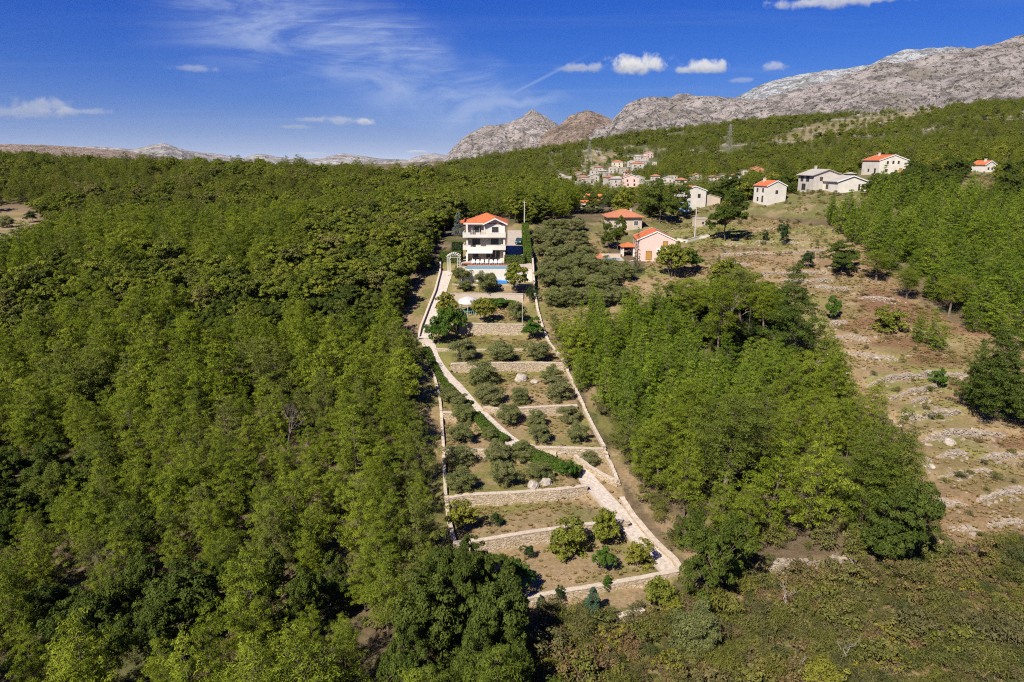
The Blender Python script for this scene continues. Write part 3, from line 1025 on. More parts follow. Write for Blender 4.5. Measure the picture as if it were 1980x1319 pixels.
def wall_core(root, Q, zt, zb, th, mtl, name='core', off=0.0):
    d = np.gradient(Q, axis=0)
    d /= np.linalg.norm(d, axis=1)[:, None]
    nrm = np.stack([-d[:, 1], d[:, 0]], -1)
    A, B = Q + nrm * (th / 2 + off), Q - nrm * (th / 2 - off)
    n = len(Q)
    V = np.concatenate([np.c_[A, zb], np.c_[B, zb], np.c_[A, zt], np.c_[B, zt]])
    i = np.arange(n - 1)
    Fq = np.concatenate([np.stack([n + i, n + i + 1, 3 * n + i + 1, 3 * n + i], -1), np.stack([i + 1, i, 2 * n + i, 2 * n + i + 1], -1), np.stack([3 * n + i, 3 * n + i + 1, 2 * n + i + 1, 2 * n + i], -1),
                         [[0, n, 3 * n, 2 * n], [2 * n - 1, n - 1, 3 * n - 1, 4 * n - 1]]])
    me = fast_mesh(name, [(V, Fq, 0)])
    me.materials.append(mtl)
    return link(name, me, root)


def masonry(root, P, ztop, zbot, th, sides=(-1,), row=0.17, length=(0.18, 0.46), proud=0.015, mtl=None, name='masonry'):
    """face stones laid in rows; ztop(x,y), zbot(x,y)"""
    seg = np.r_[0, np.cumsum(np.hypot(*np.diff(P, axis=0).T))]
    cs, ss, ds = [], [], []
    L = seg[-1]
    for side in sides:
        for r in range(22):
            s = NR.uniform(-0.3, 0.1)
            while s < L:
                ln = NR.uniform(*length)
                m = s + ln / 2
                if 0 <= m <= L:
                    x, y = np.interp(m, seg, P[:, 0]), np.interp(m, seg, P[:, 1])
                    k = min(len(seg) - 2, max(0, np.searchsorted(seg, m) - 1))
                    d = (P[k + 1] - P[k]) / max(1e-6, seg[k + 1] - seg[k])
                    nr = np.array([-d[1], d[0]]) * side
                    zt, zb = ztop(x, y), zbot(x, y)
                    z = zt - row * (r + 0.5)
                    if z > zb - row:
                        pr = NR.uniform(-0.02, proud)
                        cs.append((x + nr[0] * (th / 2 + pr - 0.1), y + nr[1] * (th / 2 + pr - 0.1), z + NR.uniform(-.02, .02)))
                        ss.append((ln * NR.uniform(0.9, 1.0), 0.26, row * NR.uniform(0.86, 1.0)))
                        ds.append(d)
                s += ln
    V, Fq = stones(cs, ss, ds)
    me = fast_mesh(name, [(V, Fq, 0)])
    me.materials.append(mtl or M['stone'])
    return tag(link(name, me, root), kind='stuff')


def coping(root, P, ztop, th, lift, mtl=None):
    """flat slabs laid end to end along the wall top, following its slope"""
    Q, s, seg = resample(P, 0.5)
    d = np.gradient(Q, axis=0)
    d /= np.linalg.norm(d, axis=1)[:, None]
    nr = np.stack([-d[:, 1], d[:, 0]], -1)
    z = np.array([ztop(*q) for q in Q]) + lift
    Vs = []
    for i in range(len(Q) - 1):
        w0, w1 = th / 2 * NR.uniform(.94, 1.08), th / 2 * NR.uniform(.94, 1.08)
        u = NR.uniform(-.012, .016)
        a, b = Q[i] + (Q[i + 1] - Q[i]) * .012, Q[i + 1] - (Q[i + 1] - Q[i]) * .012
        na, nb = nr[i], nr[i + 1]
        for dz in (-.06, .02 + u):
            for (q, n_, w, zz) in ((a, na, -w0, z[i]), (b, nb, -w0, z[i + 1]), (b, nb, w1, z[i + 1]), (a, na, w1, z[i])):
                Vs.append((q[0] + n_[0] * w, q[1] + n_[1] * w, zz + dz))
    V = np.array(Vs)
    Fq = (_CF[None] + np.arange(len(Q) - 1)[:, None, None] * 8).reshape(-1, 4)
    me = fast_mesh('coping', [(V, Fq, 0)])
    me.materials.append(mtl or M['coping'])
    return tag(link('coping', me, root), kind='stuff')


for (pp, h, lab), (P, _, L) in zip(RET, WALLS):
    smooth_face = 'plastered' in lab or 'pale low' in lab
    c = P.mean(0)
    root = thing('retaining_wall', lab, 'wall', (0, 0, 0), 0, 'retaining walls across the terraced garden')
    zt = lambda x, y, h=h: float(hb(x, y)) + h / 2 + 0.05
    zb = lambda x, y, h=h: float(hb(x, y)) - h / 2 - 0.35
    Q, s, _ = resample(P, 1.0)
    zts, zbs = hb(Q[:, 0], Q[:, 1]) + h / 2 + 0.05, hb(Q[:, 0], Q[:, 1]) - h / 2 - 0.6
    th = 0.5
    if smooth_face:
        wall_core(root, Q, zts, zbs, th, M['beigewall'], 'plaster_face')
    else:
        wall_core(root, Q, zts - 0.02, zbs, th - 0.12, M['mortar'])
        masonry(root, P, zt, zb, th)
    coping(root, P, zt, th + 0.12, 0.05)


def boundary(pix, lab, h, th=0.45, smooth_face=False, name='boundary_wall', group='walls along the garden edges'):
    P = np.array([at(x, y)[:2] for x, y in pix])
    root = thing(name, lab, 'wall', (0, 0, 0), 0, group)
    Q, s, _ = resample(P, 0.8)
    z = gz(Q[:, 0], Q[:, 1])
    for _ in range(2):
        z[1:-1] = (z[:-2] + z[1:-1] + z[2:]) / 3
    sq = np.r_[0, np.cumsum(np.hypot(*np.diff(Q, axis=0).T))]

    def ztop(x, y):
        k = np.argmin((Q[:, 0] - x) ** 2 + (Q[:, 1] - y) ** 2)
        return float(z[k]) + h
    if smooth_face:
        wall_core(root, Q, z + h, z - 0.8, th, M['white'], 'plaster_face')
        wall_core(root, Q, z + h + 0.08, z + h + 0.003, th + 0.1, M['coping'], 'coping')
    else:
        wall_core(root, Q, z + h - 0.05, z - 0.8, th - 0.14, M['mortar'])
        masonry(root, P, ztop, lambda x, y: ztop(x, y) - h - 0.2, th, (-1, 1), mtl=M['stone'])
        coping(root, P, ztop, th + 0.05, 0.04)
    return root


boundary([(852, 505), (851, 530), (842, 565), (828, 600), (814, 636), (810, 654)], 'white plastered wall curving down beside the wide upper walkway', 0.65, 0.3, True)
boundary([(818, 668), (836, 715), (850, 770), (854, 815), (858, 880), (860, 930), (862, 962)], 'thin stone boundary wall along the shaded wood, left of the hedge and olives', 0.4, 0.35)
boundary([(863, 966), (868, 1010), (878, 1050)], 'pale stone boundary wall beside the fruit tree lawn at the dark wood', 0.45, 0.4)
boundary([(1029, 502), (1031, 530), (1033, 560)], 'white plastered wall at the foot of the tall clipped hedge beside the pool', 1.6, 0.3, True)
boundary([(1034, 572), (1040, 605), (1050, 640), (1062, 668), (1078, 688), (1094, 703)], 'stone boundary wall stepping down between the gazebo lawn and the leafy wood', 0.6, 0.4)
boundary([(1095, 704), (1112, 755), (1140, 815), (1166, 866)], 'stone boundary wall beside two pairs of olives, down to the stepped wall', 0.5, 0.4)
boundary([(1167, 868), (1180, 900), (1196, 940)], 'short stone boundary wall running down from the stepped wall to the lower path', 0.5, 0.4)
boundary([(1112, 890), (1140, 912), (1170, 930), (1194, 940)], 'stone wall rising in a curve along the upper edge of the lower path', 0.8, 0.45)
boundary([(1202, 968), (1222, 1000), (1245, 1028), (1275, 1062), (1302, 1085), (1318, 1108)], 'rough stone wall along the outer side of the wide lower path', 0.5, 0.6)

RUB_WHERE = ['beside the dark oak on the upper grassy terraces', 'between the second and third grassy terraces near the dark oak', 'just above the umbrella pines', 'below the lone bushes on the upper slope', 'under the round oak by the young pines', 'left of the leaning pine with a bare trunk',
             'in front of the leaning pine with a bare trunk', 'to the right of the big dark pine top', 'above the reddish brush, behind the big dark pine', 'along the reddish brush below the thin trunks', 'at the foot of the big dark pine', 'between the pine wood tip and the grey brush',
             'longest in the middle of the slope, facing the red brush', 'below the red brush patch', 'short and low under the red brush patch', 'next to the tall pines at the frame edge', 'touching the tip of the near pine wood', 'in front of the tall pines',
             'at the pine wood edge below the boulder', 'under the shade of the tall pines', 'left half of the lower slope row', 'right half of the lower slope row', 'low down beside the leafy oak', 'low down near the dead shrub', 'between scrub and pine wood, long and pale', 'crossing the middle of the lower slope', 'lowest, slanting to the scrub', 'behind the umbrella pines, half hidden', 'near the white house lane']
for k, ((pp, h), (P, _, L)) in enumerate(zip(RUB, RWALLS)):
    root = thing('dry_stone_wall', 'tumbled dry stone terrace wall ' + RUB_WHERE[k], 'wall', (0, 0, 0), 0, 'dry stone walls on the abandoned terraces')
    Q, s, seg = resample(P, 0.26)
    cs, ss, ds = [], [], []
    hs, z0s = [], []
    for i in range(len(Q)):
        m = Q[i]
        e = min(i, len(Q) - 1 - i) * .26
        hs.append(h * (0.35 + 0.75 * fbm(np.array([m[0] / 3.0]), np.array([k * 7.3 + m[1] / 3]), 3)[0] * 1.4) * min(1, .35 + e / 2.0))
        z0s.append(float(hb(*m)) - h * 0.5 + (fbm(np.array([m[0] / 14]), np.array([m[1] / 14]), 4)[0] - .5))
    hs, z0s = np.array(hs), np.array(z0s)
    wall_core(root, Q, z0s + hs - .12, z0s - .4, .3, M['mortar'], 'rubble_core', -.05)
    for i in range(len(Q) - 1):
        m = Q[i]
        d = Q[i + 1] - Q[i]
        d /= np.linalg.norm(d)
        nrow = max(1, int(hs[i] / 0.17))
        for r in range(nrow + 1):
            if RN.random() < 0.07:
                continue
            q = m + d * NR.uniform(-.12, .12)
            top_ = r == nrow
            cs.append((q[0] + NR.normal(0, .03), q[1] - (0.0 if top_ else .2) + NR.normal(0, .05), z0s[i] + r * 0.17 + NR.uniform(-.03, .03)))
            ss.append((NR.uniform(.2, .44), NR.uniform(.2, .34) + (.2 if top_ else 0), NR.uniform(.13, .2)))
            a = math.atan2(d[1], d[0]) + NR.normal(0, .16)
            ds.append((math.cos(a), math.sin(a)))
        if RN.random() < 0.3:      # fallen stones in front
            x, y = m[0] + NR.normal(0, .5), m[1] - NR.uniform(.5, 1.8)
            cs.append((x, y, float(gz(x, y)) + 0.05))
            ss.append((NR.uniform(.2, .5), NR.uniform(.2, .5), NR.uniform(.15, .3)))
            ds.append((math.cos(x * 9), math.sin(x * 9)))
    V, Fq = stones(cs, ss, ds, 0.15)
    me = fast_mesh('stones', [(V, Fq, 0)])
    me.materials.append(M['rubble'])
    tag(link('stones', me, root), kind='stuff')

# loose stones over the slope: uncountable
cs, ss, ds = [], [], []
idx = np.argwhere(tm & (n2 > 0.5))
wt = np.array([(XL[min(i + 1, len(XL) - 1)] - XL[i]) * (YL[min(j + 1, len(YL) - 1)] - YL[j]) for i, j in idx])
for i, j in idx[NR.choice(len(idx), 1300, p=wt / wt.sum())]:
    x, y = XL[i] + NR.uniform(-.4, .4), YL[j] + NR.uniform(-.4, .4)
    cs.append((x, y, float(gz(x, y)) + 0.03))
    a = NR.uniform(0, 6.3)
    sz = NR.uniform(.1, .28) * (2.2 if RN.random() < 0.03 else 1)
    ss.append((sz * NR.uniform(.8, 1.6), sz, sz * .6))
    ds.append((math.cos(a), math.sin(a)))
V, Fq = stones(cs, ss, ds, 0.22)
me = fast_mesh('loose_stones', [(V, Fq, 0)])
me.materials.append(M['rubble'])
tag(link('loose_stones', me), 'pale loose stones scattered over the abandoned dry terraces', 'stones', kind='stuff')


def boulder(pix, size, lab, seed, group=None):
    p = at(*pix)
    rng = np.random.default_rng(seed)
    bpy_me = bpy.data.meshes.new('boulder')
    n, m2 = 18, 11
    V = []
    for i in range(m2):
        ph = math.pi * i / (m2 - 1)
        for j in range(n):
            a = 2 * math.pi * j / n
            q = np.array([math.sin(ph) * math.cos(a), math.sin(ph) * math.sin(a), math.cos(ph)])
            r = 0.62 + 0.75 * float(fbm(np.array([q[0] * 1.3 + seed + q[2]]), np.array([q[1] * 1.3 - q[2]]), 4)[0])
            V.append(q * r * np.array(size))
    Fq = [(i * n + j, i * n + (j + 1) % n, (i + 1) * n + (j + 1) % n, (i + 1) * n + j) for i in range(m2 - 1) for j in range(n)]
    bpy_me.from_pydata([tuple(v) for v in V], [], [f[::-1] for f in Fq])
    bpy_me.materials.append(M['boulder'])
    return tag(link('boulder', bpy_me, None, (p[0], p[1], p[2] + size[2] * 0.15), rng.uniform(0, 6)), lab, 'boulder', group)


boulder((1008, 735), (1.25, 1.1, 1.0), 'jagged pale limestone outcrop on the lawn below the long rough wall', 3)
boulder((1034, 739), (0.8, 0.7, 0.4), 'small low boulder beside the jagged limestone outcrop', 4)
boulder((1031, 940), (1.0, 0.75, 0.6), 'pale rounded boulder above the long straight wall, left one of two', 5)
boulder((1056, 936), (0.85, 0.75, 0.65), 'pale rounded boulder above the long straight wall, right one of two', 6)
boulder((895, 845), (0.9, 0.8, 0.5), 'pale rock at the foot of the short wall by the hedge gap', 7)
boulder((1834, 858), (0.9, 0.8, 0.8), 'single rounded grey boulder between two dry stone walls on the slope', 8)
boulder((1797, 902), (0.8, 0.6, 0.35), 'flat pale boulder on the slope beside the wood edge', 9)
boulder((1604, 687), (0.9, 0.6, 0.5), 'pale boulder on the dry terrace by the big dark pine', 10)
boulder((1695, 693), (0.9, 0.6, 0.4), 'pale flat boulder below the reddish brush', 12)


# ------------------------------------------------------------------ plants
def leaf_cloud(rng, clumps, n_per, L, W, up=0.35, jit=0.55, shape='tri', flat=0.75, shell=0.55, dirup=0.0):
    """clumps: list of (x,y,z,r). Leaves are small faces spread through each clump's outer volume."""
    Vs, At = [], []
    for (x, y, z, r) in clumps:
        n = max(6, int(n_per * r * r))
        d = rng.normal(size=(n, 3))
        d[:, 2] = np.where(d[:, 2] < -0.2, -d[:, 2] * 0.6, d[:, 2])
        d /= np.linalg.norm(d, axis=1)[:, None]
        rad = r * (shell + (1.12 - shell) * rng.random(n) ** 0.7)
        P = d * rad[:, None] * (1, 1, flat) + (x, y, z)
        nr = d + (0, 0, up) + rng.normal(size=(n, 3)) * jit
        nr /= np.linalg.norm(nr, axis=1)[:, None]
        t = rng.normal(size=(n, 3)) + d * 0.6 + (0, 0, dirup)
        t -= nr * (t * nr).sum(1)[:, None]
        t /= np.linalg.norm(t, axis=1)[:, None]
        b = np.cross(nr, t)
        l = L * rng.uniform(0.65, 1.35, n)[:, None]
        w = W * rng.uniform(0.7, 1.3, n)[:, None]
        cv = rng.normal(0.5, 0.13)
        a = np.clip(cv + rng.normal(0, 0.16, n), 0, 1)
        if shape == 'tri':
            V = np.stack([P - t * l / 2 - b * w / 2, P - t * l / 2 + b * w / 2, P + t * l / 2], 1)
        else:
            V = np.stack([P - t * l / 2, P + b * w / 2, P + t * l / 2, P - b * w / 2], 1)
        Vs.append(V)
        At.append(np.repeat(a, V.shape[1]))
    V = np.concatenate(Vs)
    k = V.shape[1]
    Fq = np.arange(len(V) * k).reshape(-1, k)
    if k == 3:
        Fq = Fq[:, [0, 1, 2]]
    else:
        Fq = Fq[:, [0, 3, 2, 1]]
    return V.reshape(-1, 3), Fq, np.concatenate(At)


def limb(mb, pts, r0, r1, n=5):
    k = len(pts) - 1
    for i in range(k):
        a, b = r0 + (r1 - r0) * i / k, r0 + (r1 - r0) * (i + 1) / k
        mb.tube(pts[i], pts[i + 1], a, b, n)


def bent(rng, p0, p1, sag=0.1, k=3):
    p0, p1 = np.array(p0, float), np.array(p1, float)
    L = np.linalg.norm(p1 - p0)
    out = [p0]
    for i in range(1, k):
        out.append(p0 + (p1 - p0) * i / k + rng.normal(size=3) * L * sag * 0.5 + (0, 0, -0.04 * L))
    return out + [p1]


def gen_pine(seed, H=9.5, R=3.2, base=0.32, n_per=250, L=0.28, W=0.065, top=0.55, dense=1.0, umb=0.0, nbr=1.0, cone=False):
    rng = np.random.default_rng(seed)
    PE = [(2.2, .5), (1.5, .75), (1.2, .85)][seed % 3]
    mb = MB()
    lean = rng.normal(size=2) * 0.5
    tr = [np.array([lean[0] * (s ** 1.5), lean[1] * (s ** 1.5), H * 0.8 * s]) for s in np.linspace(0, 1, 7)]
    tr[0][2] = -0.6
    limb(mb, tr, 0.2 * H / 9.5, 0.03, 6)
    cl = []
    lv = np.linspace(base, 1.0, int(9 * dense) + 2)
    for s in lv:
        z = H * s
        q = (s - base) / (1 - base)
        prof_ = (1 - q ** PE[0]) ** PE[1] * (0.45 + 0.55 * min(1, q / 0.25)) if umb == 0 else (0.5 + 0.5 * q) * (1 - q ** 5) ** 0.5
        if cone:
            prof_ = (1 - q) ** .75 * (0.6 + 0.4 * min(1, q / 0.15))
        rr = R * max(0.16, prof_)
        nb = max(2, int((3.2 + 3.2 * rr / R) * nbr))
        a0 = rng.uniform(0, 6.28)
        for k in range(nb):
            a = a0 + k * 6.283 / nb + rng.normal(0, .25)
            ln = rr * rng.uniform(0.55, 1.22)
            c = tr[0] * 0 + np.array([lean[0] * s ** 1.5, lean[1] * s ** 1.5, z])
            tip = c + (math.cos(a) * ln, math.sin(a) * ln, ln * rng.uniform(0.02, 0.32))
            limb(mb, bent(rng, c - (0, 0, ln * 0.15), c + (tip - c) * .85, 0.12), 0.04 * H / 9.5 if s < .75 else .018, 0.012, 3)
            for f in ([1.0, 0.95, 0.85, 0.72, 0.58, 0.42] if ln > 1.3 else [1.0, 0.8, 0.55]):
                cp = c + (tip - c) * f + rng.normal(size=3) * (0.38, 0.38, 0.2) * R / 3.2
                cl.append((*cp, rng.uniform(0.27, 0.56) * (0.6 + 0.45 * rr / R) * R / 3.2))
    cl.append((lean[0], lean[1], H, 0.5))
    V, Fq, A = leaf_cloud(rng, cl, n_per, L, W, up=0.35, jit=0.5, flat=0.8, dirup=0.9)
    return mb, (V, Fq, A), H


def gen_broad(seed, spread=.45, H=7.0, R=3.4, base=0.12, n_per=120, L=0.3, W=0.2, ncl=60, flat=0.8, thick=0.16, shape='quad', stems=1, rmin=0.55, rmax=1.0, up=0.25, jit=0.42, sq=0.7, low=-0.4):
    rng = np.random.default_rng(seed)
    mb = MB()
    cl = []
    cz = H * (base + (1 - base) * 0.5)
    hz = H * (1 - base) * 0.5
    lob = [(rng.normal(size=3) * (R * spread, R * spread, hz * spread * .9), rng.uniform(.55, .8) + (.45 - spread) * .6) for _ in range(6)]
    for k in range(ncl):
        d = rng.normal(size=3)
        d /= np.linalg.norm(d)
        if d[2] < low:
            d[2] *= -0.5
        o, s = lob[rng.integers(6)]
        p = o + d * (R * s, R * s, hz * s) * rng.uniform(.65, 1.0)
        cl.append((p[0], p[1], cz + p[2] * 0.95, rng.uniform(rmin, rmax) * R / 3.4))
    zt = max(c[2] + c[3] * .5 for c in cl)
    cl = [(c[0], c[1], c[2] * H / zt if c[2] > cz else c[2], c[3]) for c in cl]
    for st in range(stems):
        o = rng.normal(size=2) * 0.12 * (stems > 1)
        top = np.array([rng.normal() * R * .15 + o[0] * 3, rng.normal() * R * .15 + o[1] * 3, cz])
        limb(mb, bent(rng, (o[0], o[1], -0.5), top, 0.06, 4), thick, thick * .45, 6)
        for c in cl[st::stems]:
            if rng.random() < .5:
                limb(mb, bent(rng, top * rng.uniform(.5, 1.0), c[:3], 0.1), thick * .35, .015, 3)
    V, Fq, A = leaf_cloud(rng, cl, n_per, L, W, up=up, jit=jit, shape=shape, flat=flat)
    return mb, (V, Fq, A), H


def gen_cone(seed, H=8.0, R=1.6, n_per=150, L=0.22, W=0.08, k=110, power=0.8):
    rng = np.random.default_rng(seed)
    mb = MB()
    limb(mb, [(0, 0, -.4), (0, 0, H * .95)], .12, .02, 5)
    cl = []
    for i in range(k):
        q = rng.random() ** 1.4
        rr = R * (1 - q) ** power * (0.55 + .45 * rng.random())
        a = rng.uniform(0, 6.28)
        cl.append((math.cos(a) * rr, math.sin(a) * rr, H * (.04 + .94 * q), rng.uniform(.3, .5) * (.5 + .6 * (1 - q)) * R / 1.6))
    V, Fq, A = leaf_cloud(rng, cl, n_per * 2, L, W, up=.25, flat=.7, dirup=.3)
    return mb, (V, Fq, A), H


def gen_dead(seed, H=5.0, spread=0.5, depth=4, r=0.09, kids=(2, 4)):
    rng = np.random.default_rng(seed)
    mb = MB()

    def grow_(p, d, ln, rad, dep):
        q = p + d * ln
        limb(mb, bent(rng, p, q, 0.12), rad, rad * .55, 4 if dep < 3 else 3)
        if dep == 0:
            return
        for _ in range(rng.integers(*kids)):
            nd = d + rng.normal(size=3) * spread
            nd[2] = abs(nd[2]) * .9 + .3
            nd /= np.linalg.norm(nd)
            grow_(p + (q - p) * rng.uniform(.55, 1.0), nd, ln * rng.uniform(.55, .8), rad * .55, dep - 1)
    grow_(np.array([0, 0, -.3]), np.array([rng.normal() * .15, rng.normal() * .15, 1.]), H * .4, r, depth)
    return mb, None, H


LM = dict(
    pine=leaf_mat('pine_needles', [(0.115, 0.148, 0.014), (0.165, 0.205, 0.018), (0.135, 0.168, 0.020), (0.20, 0.235, 0.024), (0.098, 0.128, 0.018), (0.15, 0.162, 0.036)], 0.3),
    young=leaf_mat('young_pine_needles', [(0.085, 0.135, 0.014), (0.15, 0.205, 0.018), (0.11, 0.16, 0.020), (0.185, 0.235, 0.026), (0.10, 0.15, 0.016)], 0.28),
    darkpine=leaf_mat('dark_pine_needles', [(0.058, 0.085, 0.016), (0.072, 0.098, 0.018)], 0.15),
    oak=leaf_mat('oak_leaves', [(0.058, 0.085, 0.016), (0.085, 0.11, 0.02), (0.070, 0.096, 0.02), (0.11, 0.13, 0.022)], 0.3),
    olive=leaf_mat('olive_leaves', [(0.185, 0.195, 0.075), (0.16, 0.175, 0.06), (0.205, 0.205, 0.088), (0.17, 0.19, 0.062)], 0.35),
    fruit=leaf_mat('fruit_tree_leaves', [(0.19, 0.20, 0.028), (0.16, 0.18, 0.028), (0.22, 0.205, 0.034)], 0.35),
    green=leaf_mat('fresh_green_leaves', [(0.06, 0.125, 0.02), (0.085, 0.14, 0.022)], 0.35),
    far=leaf_mat('mixed_wood_leaves', [(0.10, 0.125, 0.018), (0.155, 0.178, 0.022), (0.125, 0.146, 0.026), (0.185, 0.20, 0.028), (0.085, 0.105, 0.022), (0.165, 0.155, 0.045)], 0.3),
    scrubg=leaf_mat('scrub_leaves', [(0.11, 0.116, 0.034), (0.145, 0.15, 0.032), (0.135, 0.122, 0.048), (0.165, 0.16, 0.032), (0.085, 0.098, 0.034), (0.17, 0.135, 0.06)], 0.3),
    scrubr=leaf_mat('reddish_scrub_leaves', [(0.165, 0.115, 0.048), (0.19, 0.155, 0.048), (0.15, 0.092, 0.05), (0.18, 0.16, 0.048)], 0.25),
    scruby=leaf_mat('yellow_scrub_leaves', [(0.24, 0.20, 0.022), (0.17, 0.17, 0.025), (0.13, 0.15, 0.025)], 0.3),
    grass=leaf_mat('dry_grass_blades', [(0.40, 0.30, 0.16), (0.34, 0.27, 0.11), (0.28, 0.24, 0.09), (0.36, 0.25, 0.14)], 0.5),
    blue=leaf_mat('blue_green_needles', [(0.10, 0.125, 0.105), (0.115, 0.14, 0.12)], 0.15),
    bluegreen=leaf_mat('bluish_shrub_leaves', [(0.055, 0.095, 0.05), (0.065, 0.105, 0.06)], 0.2),
    hedge=leaf_mat('clipped_hedge_leaves', [(0.085, 0.125, 0.022), (0.075, 0.115, 0.022)], 0.3),
    dark=leaf_mat('dark_evergreen_leaves', [(0.025, 0.05, 0.016), (0.038, 0.062, 0.018)], 0.2),
)


def variant(kind, gen, leafm, barkm):
    mb, lf, H = gen
    tm_ = bpy.data.meshes.new(kind + '_trunk')
    tm_.from_pydata(mb.v, [], mb.f)
    tm_.materials.append(barkm)
    lm_ = None
    if lf is not None:
        lm_ = fast_mesh(kind + '_crown', [(lf[0], lf[1], 0)], [lf[2]])
        lm_.materials.append(leafm)
    W = 0
    if lf is not None:
        W = float(np.percentile(np.hypot(lf[0][:, 0], lf[0][:, 1]), 97)) * 2
    return dict(trunk=tm_, crown=lm_, H=float(np.percentile(lf[0][:, 2], 99.5)) if lf is not None else float(max(q[2] for q in mb.v)), W=W, mb=mb, lf=lf, mats=(barkm, leafm))


VAR = {}
VAR['pine'] = [variant('pine', gen_pine(100 + i, H=RN.uniform(9, 10.5), R=RN.uniform(2.7, 3.6), base=RN.uniform(.1, .26)), LM['pine'], M['bark']) for i in range(11)]
VAR['big_pine'] = [variant('pine', gen_pine(140 + i, H=14, R=4.6, base=b, n_per=210, L=0.34, W=0.085, dense=1.15, nbr=1.4, cone=True), LM['darkpine'], M['bark']) for i, b in enumerate((.08, .16, .12))]
VAR['umbrella_pine'] = [variant('pine', gen_pine(150 + i, H=13, R=4.0, base=.42, n_per=190, dense=1.25, umb=1), LM['pine'], M['midbark']) for i in range(3)]
VAR['young_pine'] = [variant('pine', gen_pine(160 + i, H=9, R=2.3, base=.05, n_per=200, L=0.34, W=0.08, dense=1.5), LM['young'], M['bark']) for i in range(5)]
VAR['oak'] = [variant('oak', gen_broad(200 + i, spread=.38, H=8, R=3.8, base=.04, n_per=330, L=.25, W=.17, ncl=130, rmin=.38, rmax=.75), LM['oak'], M['bark']) for i in range(5)]
VAR['olive'] = [variant('olive', gen_broad(230 + i, H=3.6, R=2.15, base=.0, n_per=560, L=.21, W=.085, ncl=85, stems=3, thick=.09, rmin=.65, rmax=1.05, low=-.9, spread=.2, shape='tri', up=.25, jit=.8), LM['olive'], M['palebark']) for i in range(6)]
VAR['fruit'] = [variant('fruit', gen_broad(250 + i, H=3.6, R=2.2, base=.02, n_per=260, L=.26, W=.17, ncl=70, stems=3, thick=.07, rmin=.5, rmax=.9, low=-.8, spread=.27), LM['fruit'], M['bark']) for i in range(4)]
VAR['green'] = [variant('bush', gen_broad(260 + i, spread=.25, H=3.0, R=1.9, base=.0, n_per=380, L=.24, W=.16, ncl=50, stems=3, thick=.06), LM['green'], M['bark']) for i in range(3)]
VAR['dark'] = [variant('bush', gen_broad(270 + i, spread=.25, H=3.4, R=1.8, base=.0, n_per=380, L=.2, W=.14, ncl=50, stems=3, thick=.06), LM['dark'], M['bark']) for i in range(2)]
VAR['spruce'] = [variant('spruce', gen_cone(300, 6.5, 1.7), LM['blue'], M['bark'])]
VAR['cypress'] = [variant('cypress', gen_cone(302, 9, .9, power=.45, k=130), LM['dark'], M['bark'])]
VAR['bluish'] = [variant('shrub', gen_cone(304 + i, 3.2, 1.3, power=.6, n_per=420, k=110), LM['bluegreen'], M['bark']) for i in range(2)]
VAR['dead'] = [variant('dead', gen_dead(310 + i, 5, .55, 4, .08), None, M['deadwood']) for i in range(3)]
VAR['twiggy'] = [variant('dead', gen_dead(320 + i, 5, .75, 5, .07, (2, 5)), None, M['dullwood']) for i in range(2)]
VAR['snag'] = [variant('dead', gen_dead(330 + i, 11, .55, 3, .14, (3, 5)), None, M['palebark']) for i in range(1)]

PART_NAMES = dict(dead=('branches', None), twiggy=('branches', None), snag=('branches', None))
PLANTED = []      # (x, y, radius) of every individual, to keep the woods off them


def plant(kind, loc, height, rot, name, label, cat, group=None, width=None, vi=None):
    vs = VAR[kind]
    v = vs[RN.randrange(len(vs)) if vi is None else vi % len(vs)]
    s = height / v['H']
    sw = s if width is None or not v['W'] else width / v['W']
    o = thing(name, label, cat, loc, rot, group, (sw, sw, s))
    pn = PART_NAMES.get(kind, ('trunk', 'crown'))
    link(pn[0], v['trunk'], o)
    if v['crown'] is not None:
        link('crown', v['crown'], o)
    PLANTED.append((loc[0], loc[1], (width or v['W'] * s) * 0.5))
    return o


def plant_px(kind, px, py, hpx, name, label, cat, group=None, wpx=None, vi=None):
    p = at(px, py)
    _, _, zc = project(p)
    # height seen from above at this tilt
    view = math.atan2(CAMZ - p[2], math.hypot(p[0], p[1]))
    h = hpx * zc / F / max(0.55, math.cos(view))
    return plant(kind, (p[0], p[1], p[2]), h, RN.uniform(0, 6.28), name, label, cat, group, None if wpx is None else wpx * zc / F, vi)


# ------------------------------------------------------------------ buildings
def quadframe(face, w, d):
    """origin and axes of a wall face in house coordinates (front -Y at y=-d/2)"""
    return dict(F=((-w / 2, -d / 2), (1, 0), (0, -1)), B=((w / 2, d / 2), (-1, 0), (0, 1)), L=((-w / 2, d / 2), (0, -1), (-1, 0)), R=((w / 2, -d / 2), (0, 1), (1, 0)))[face]


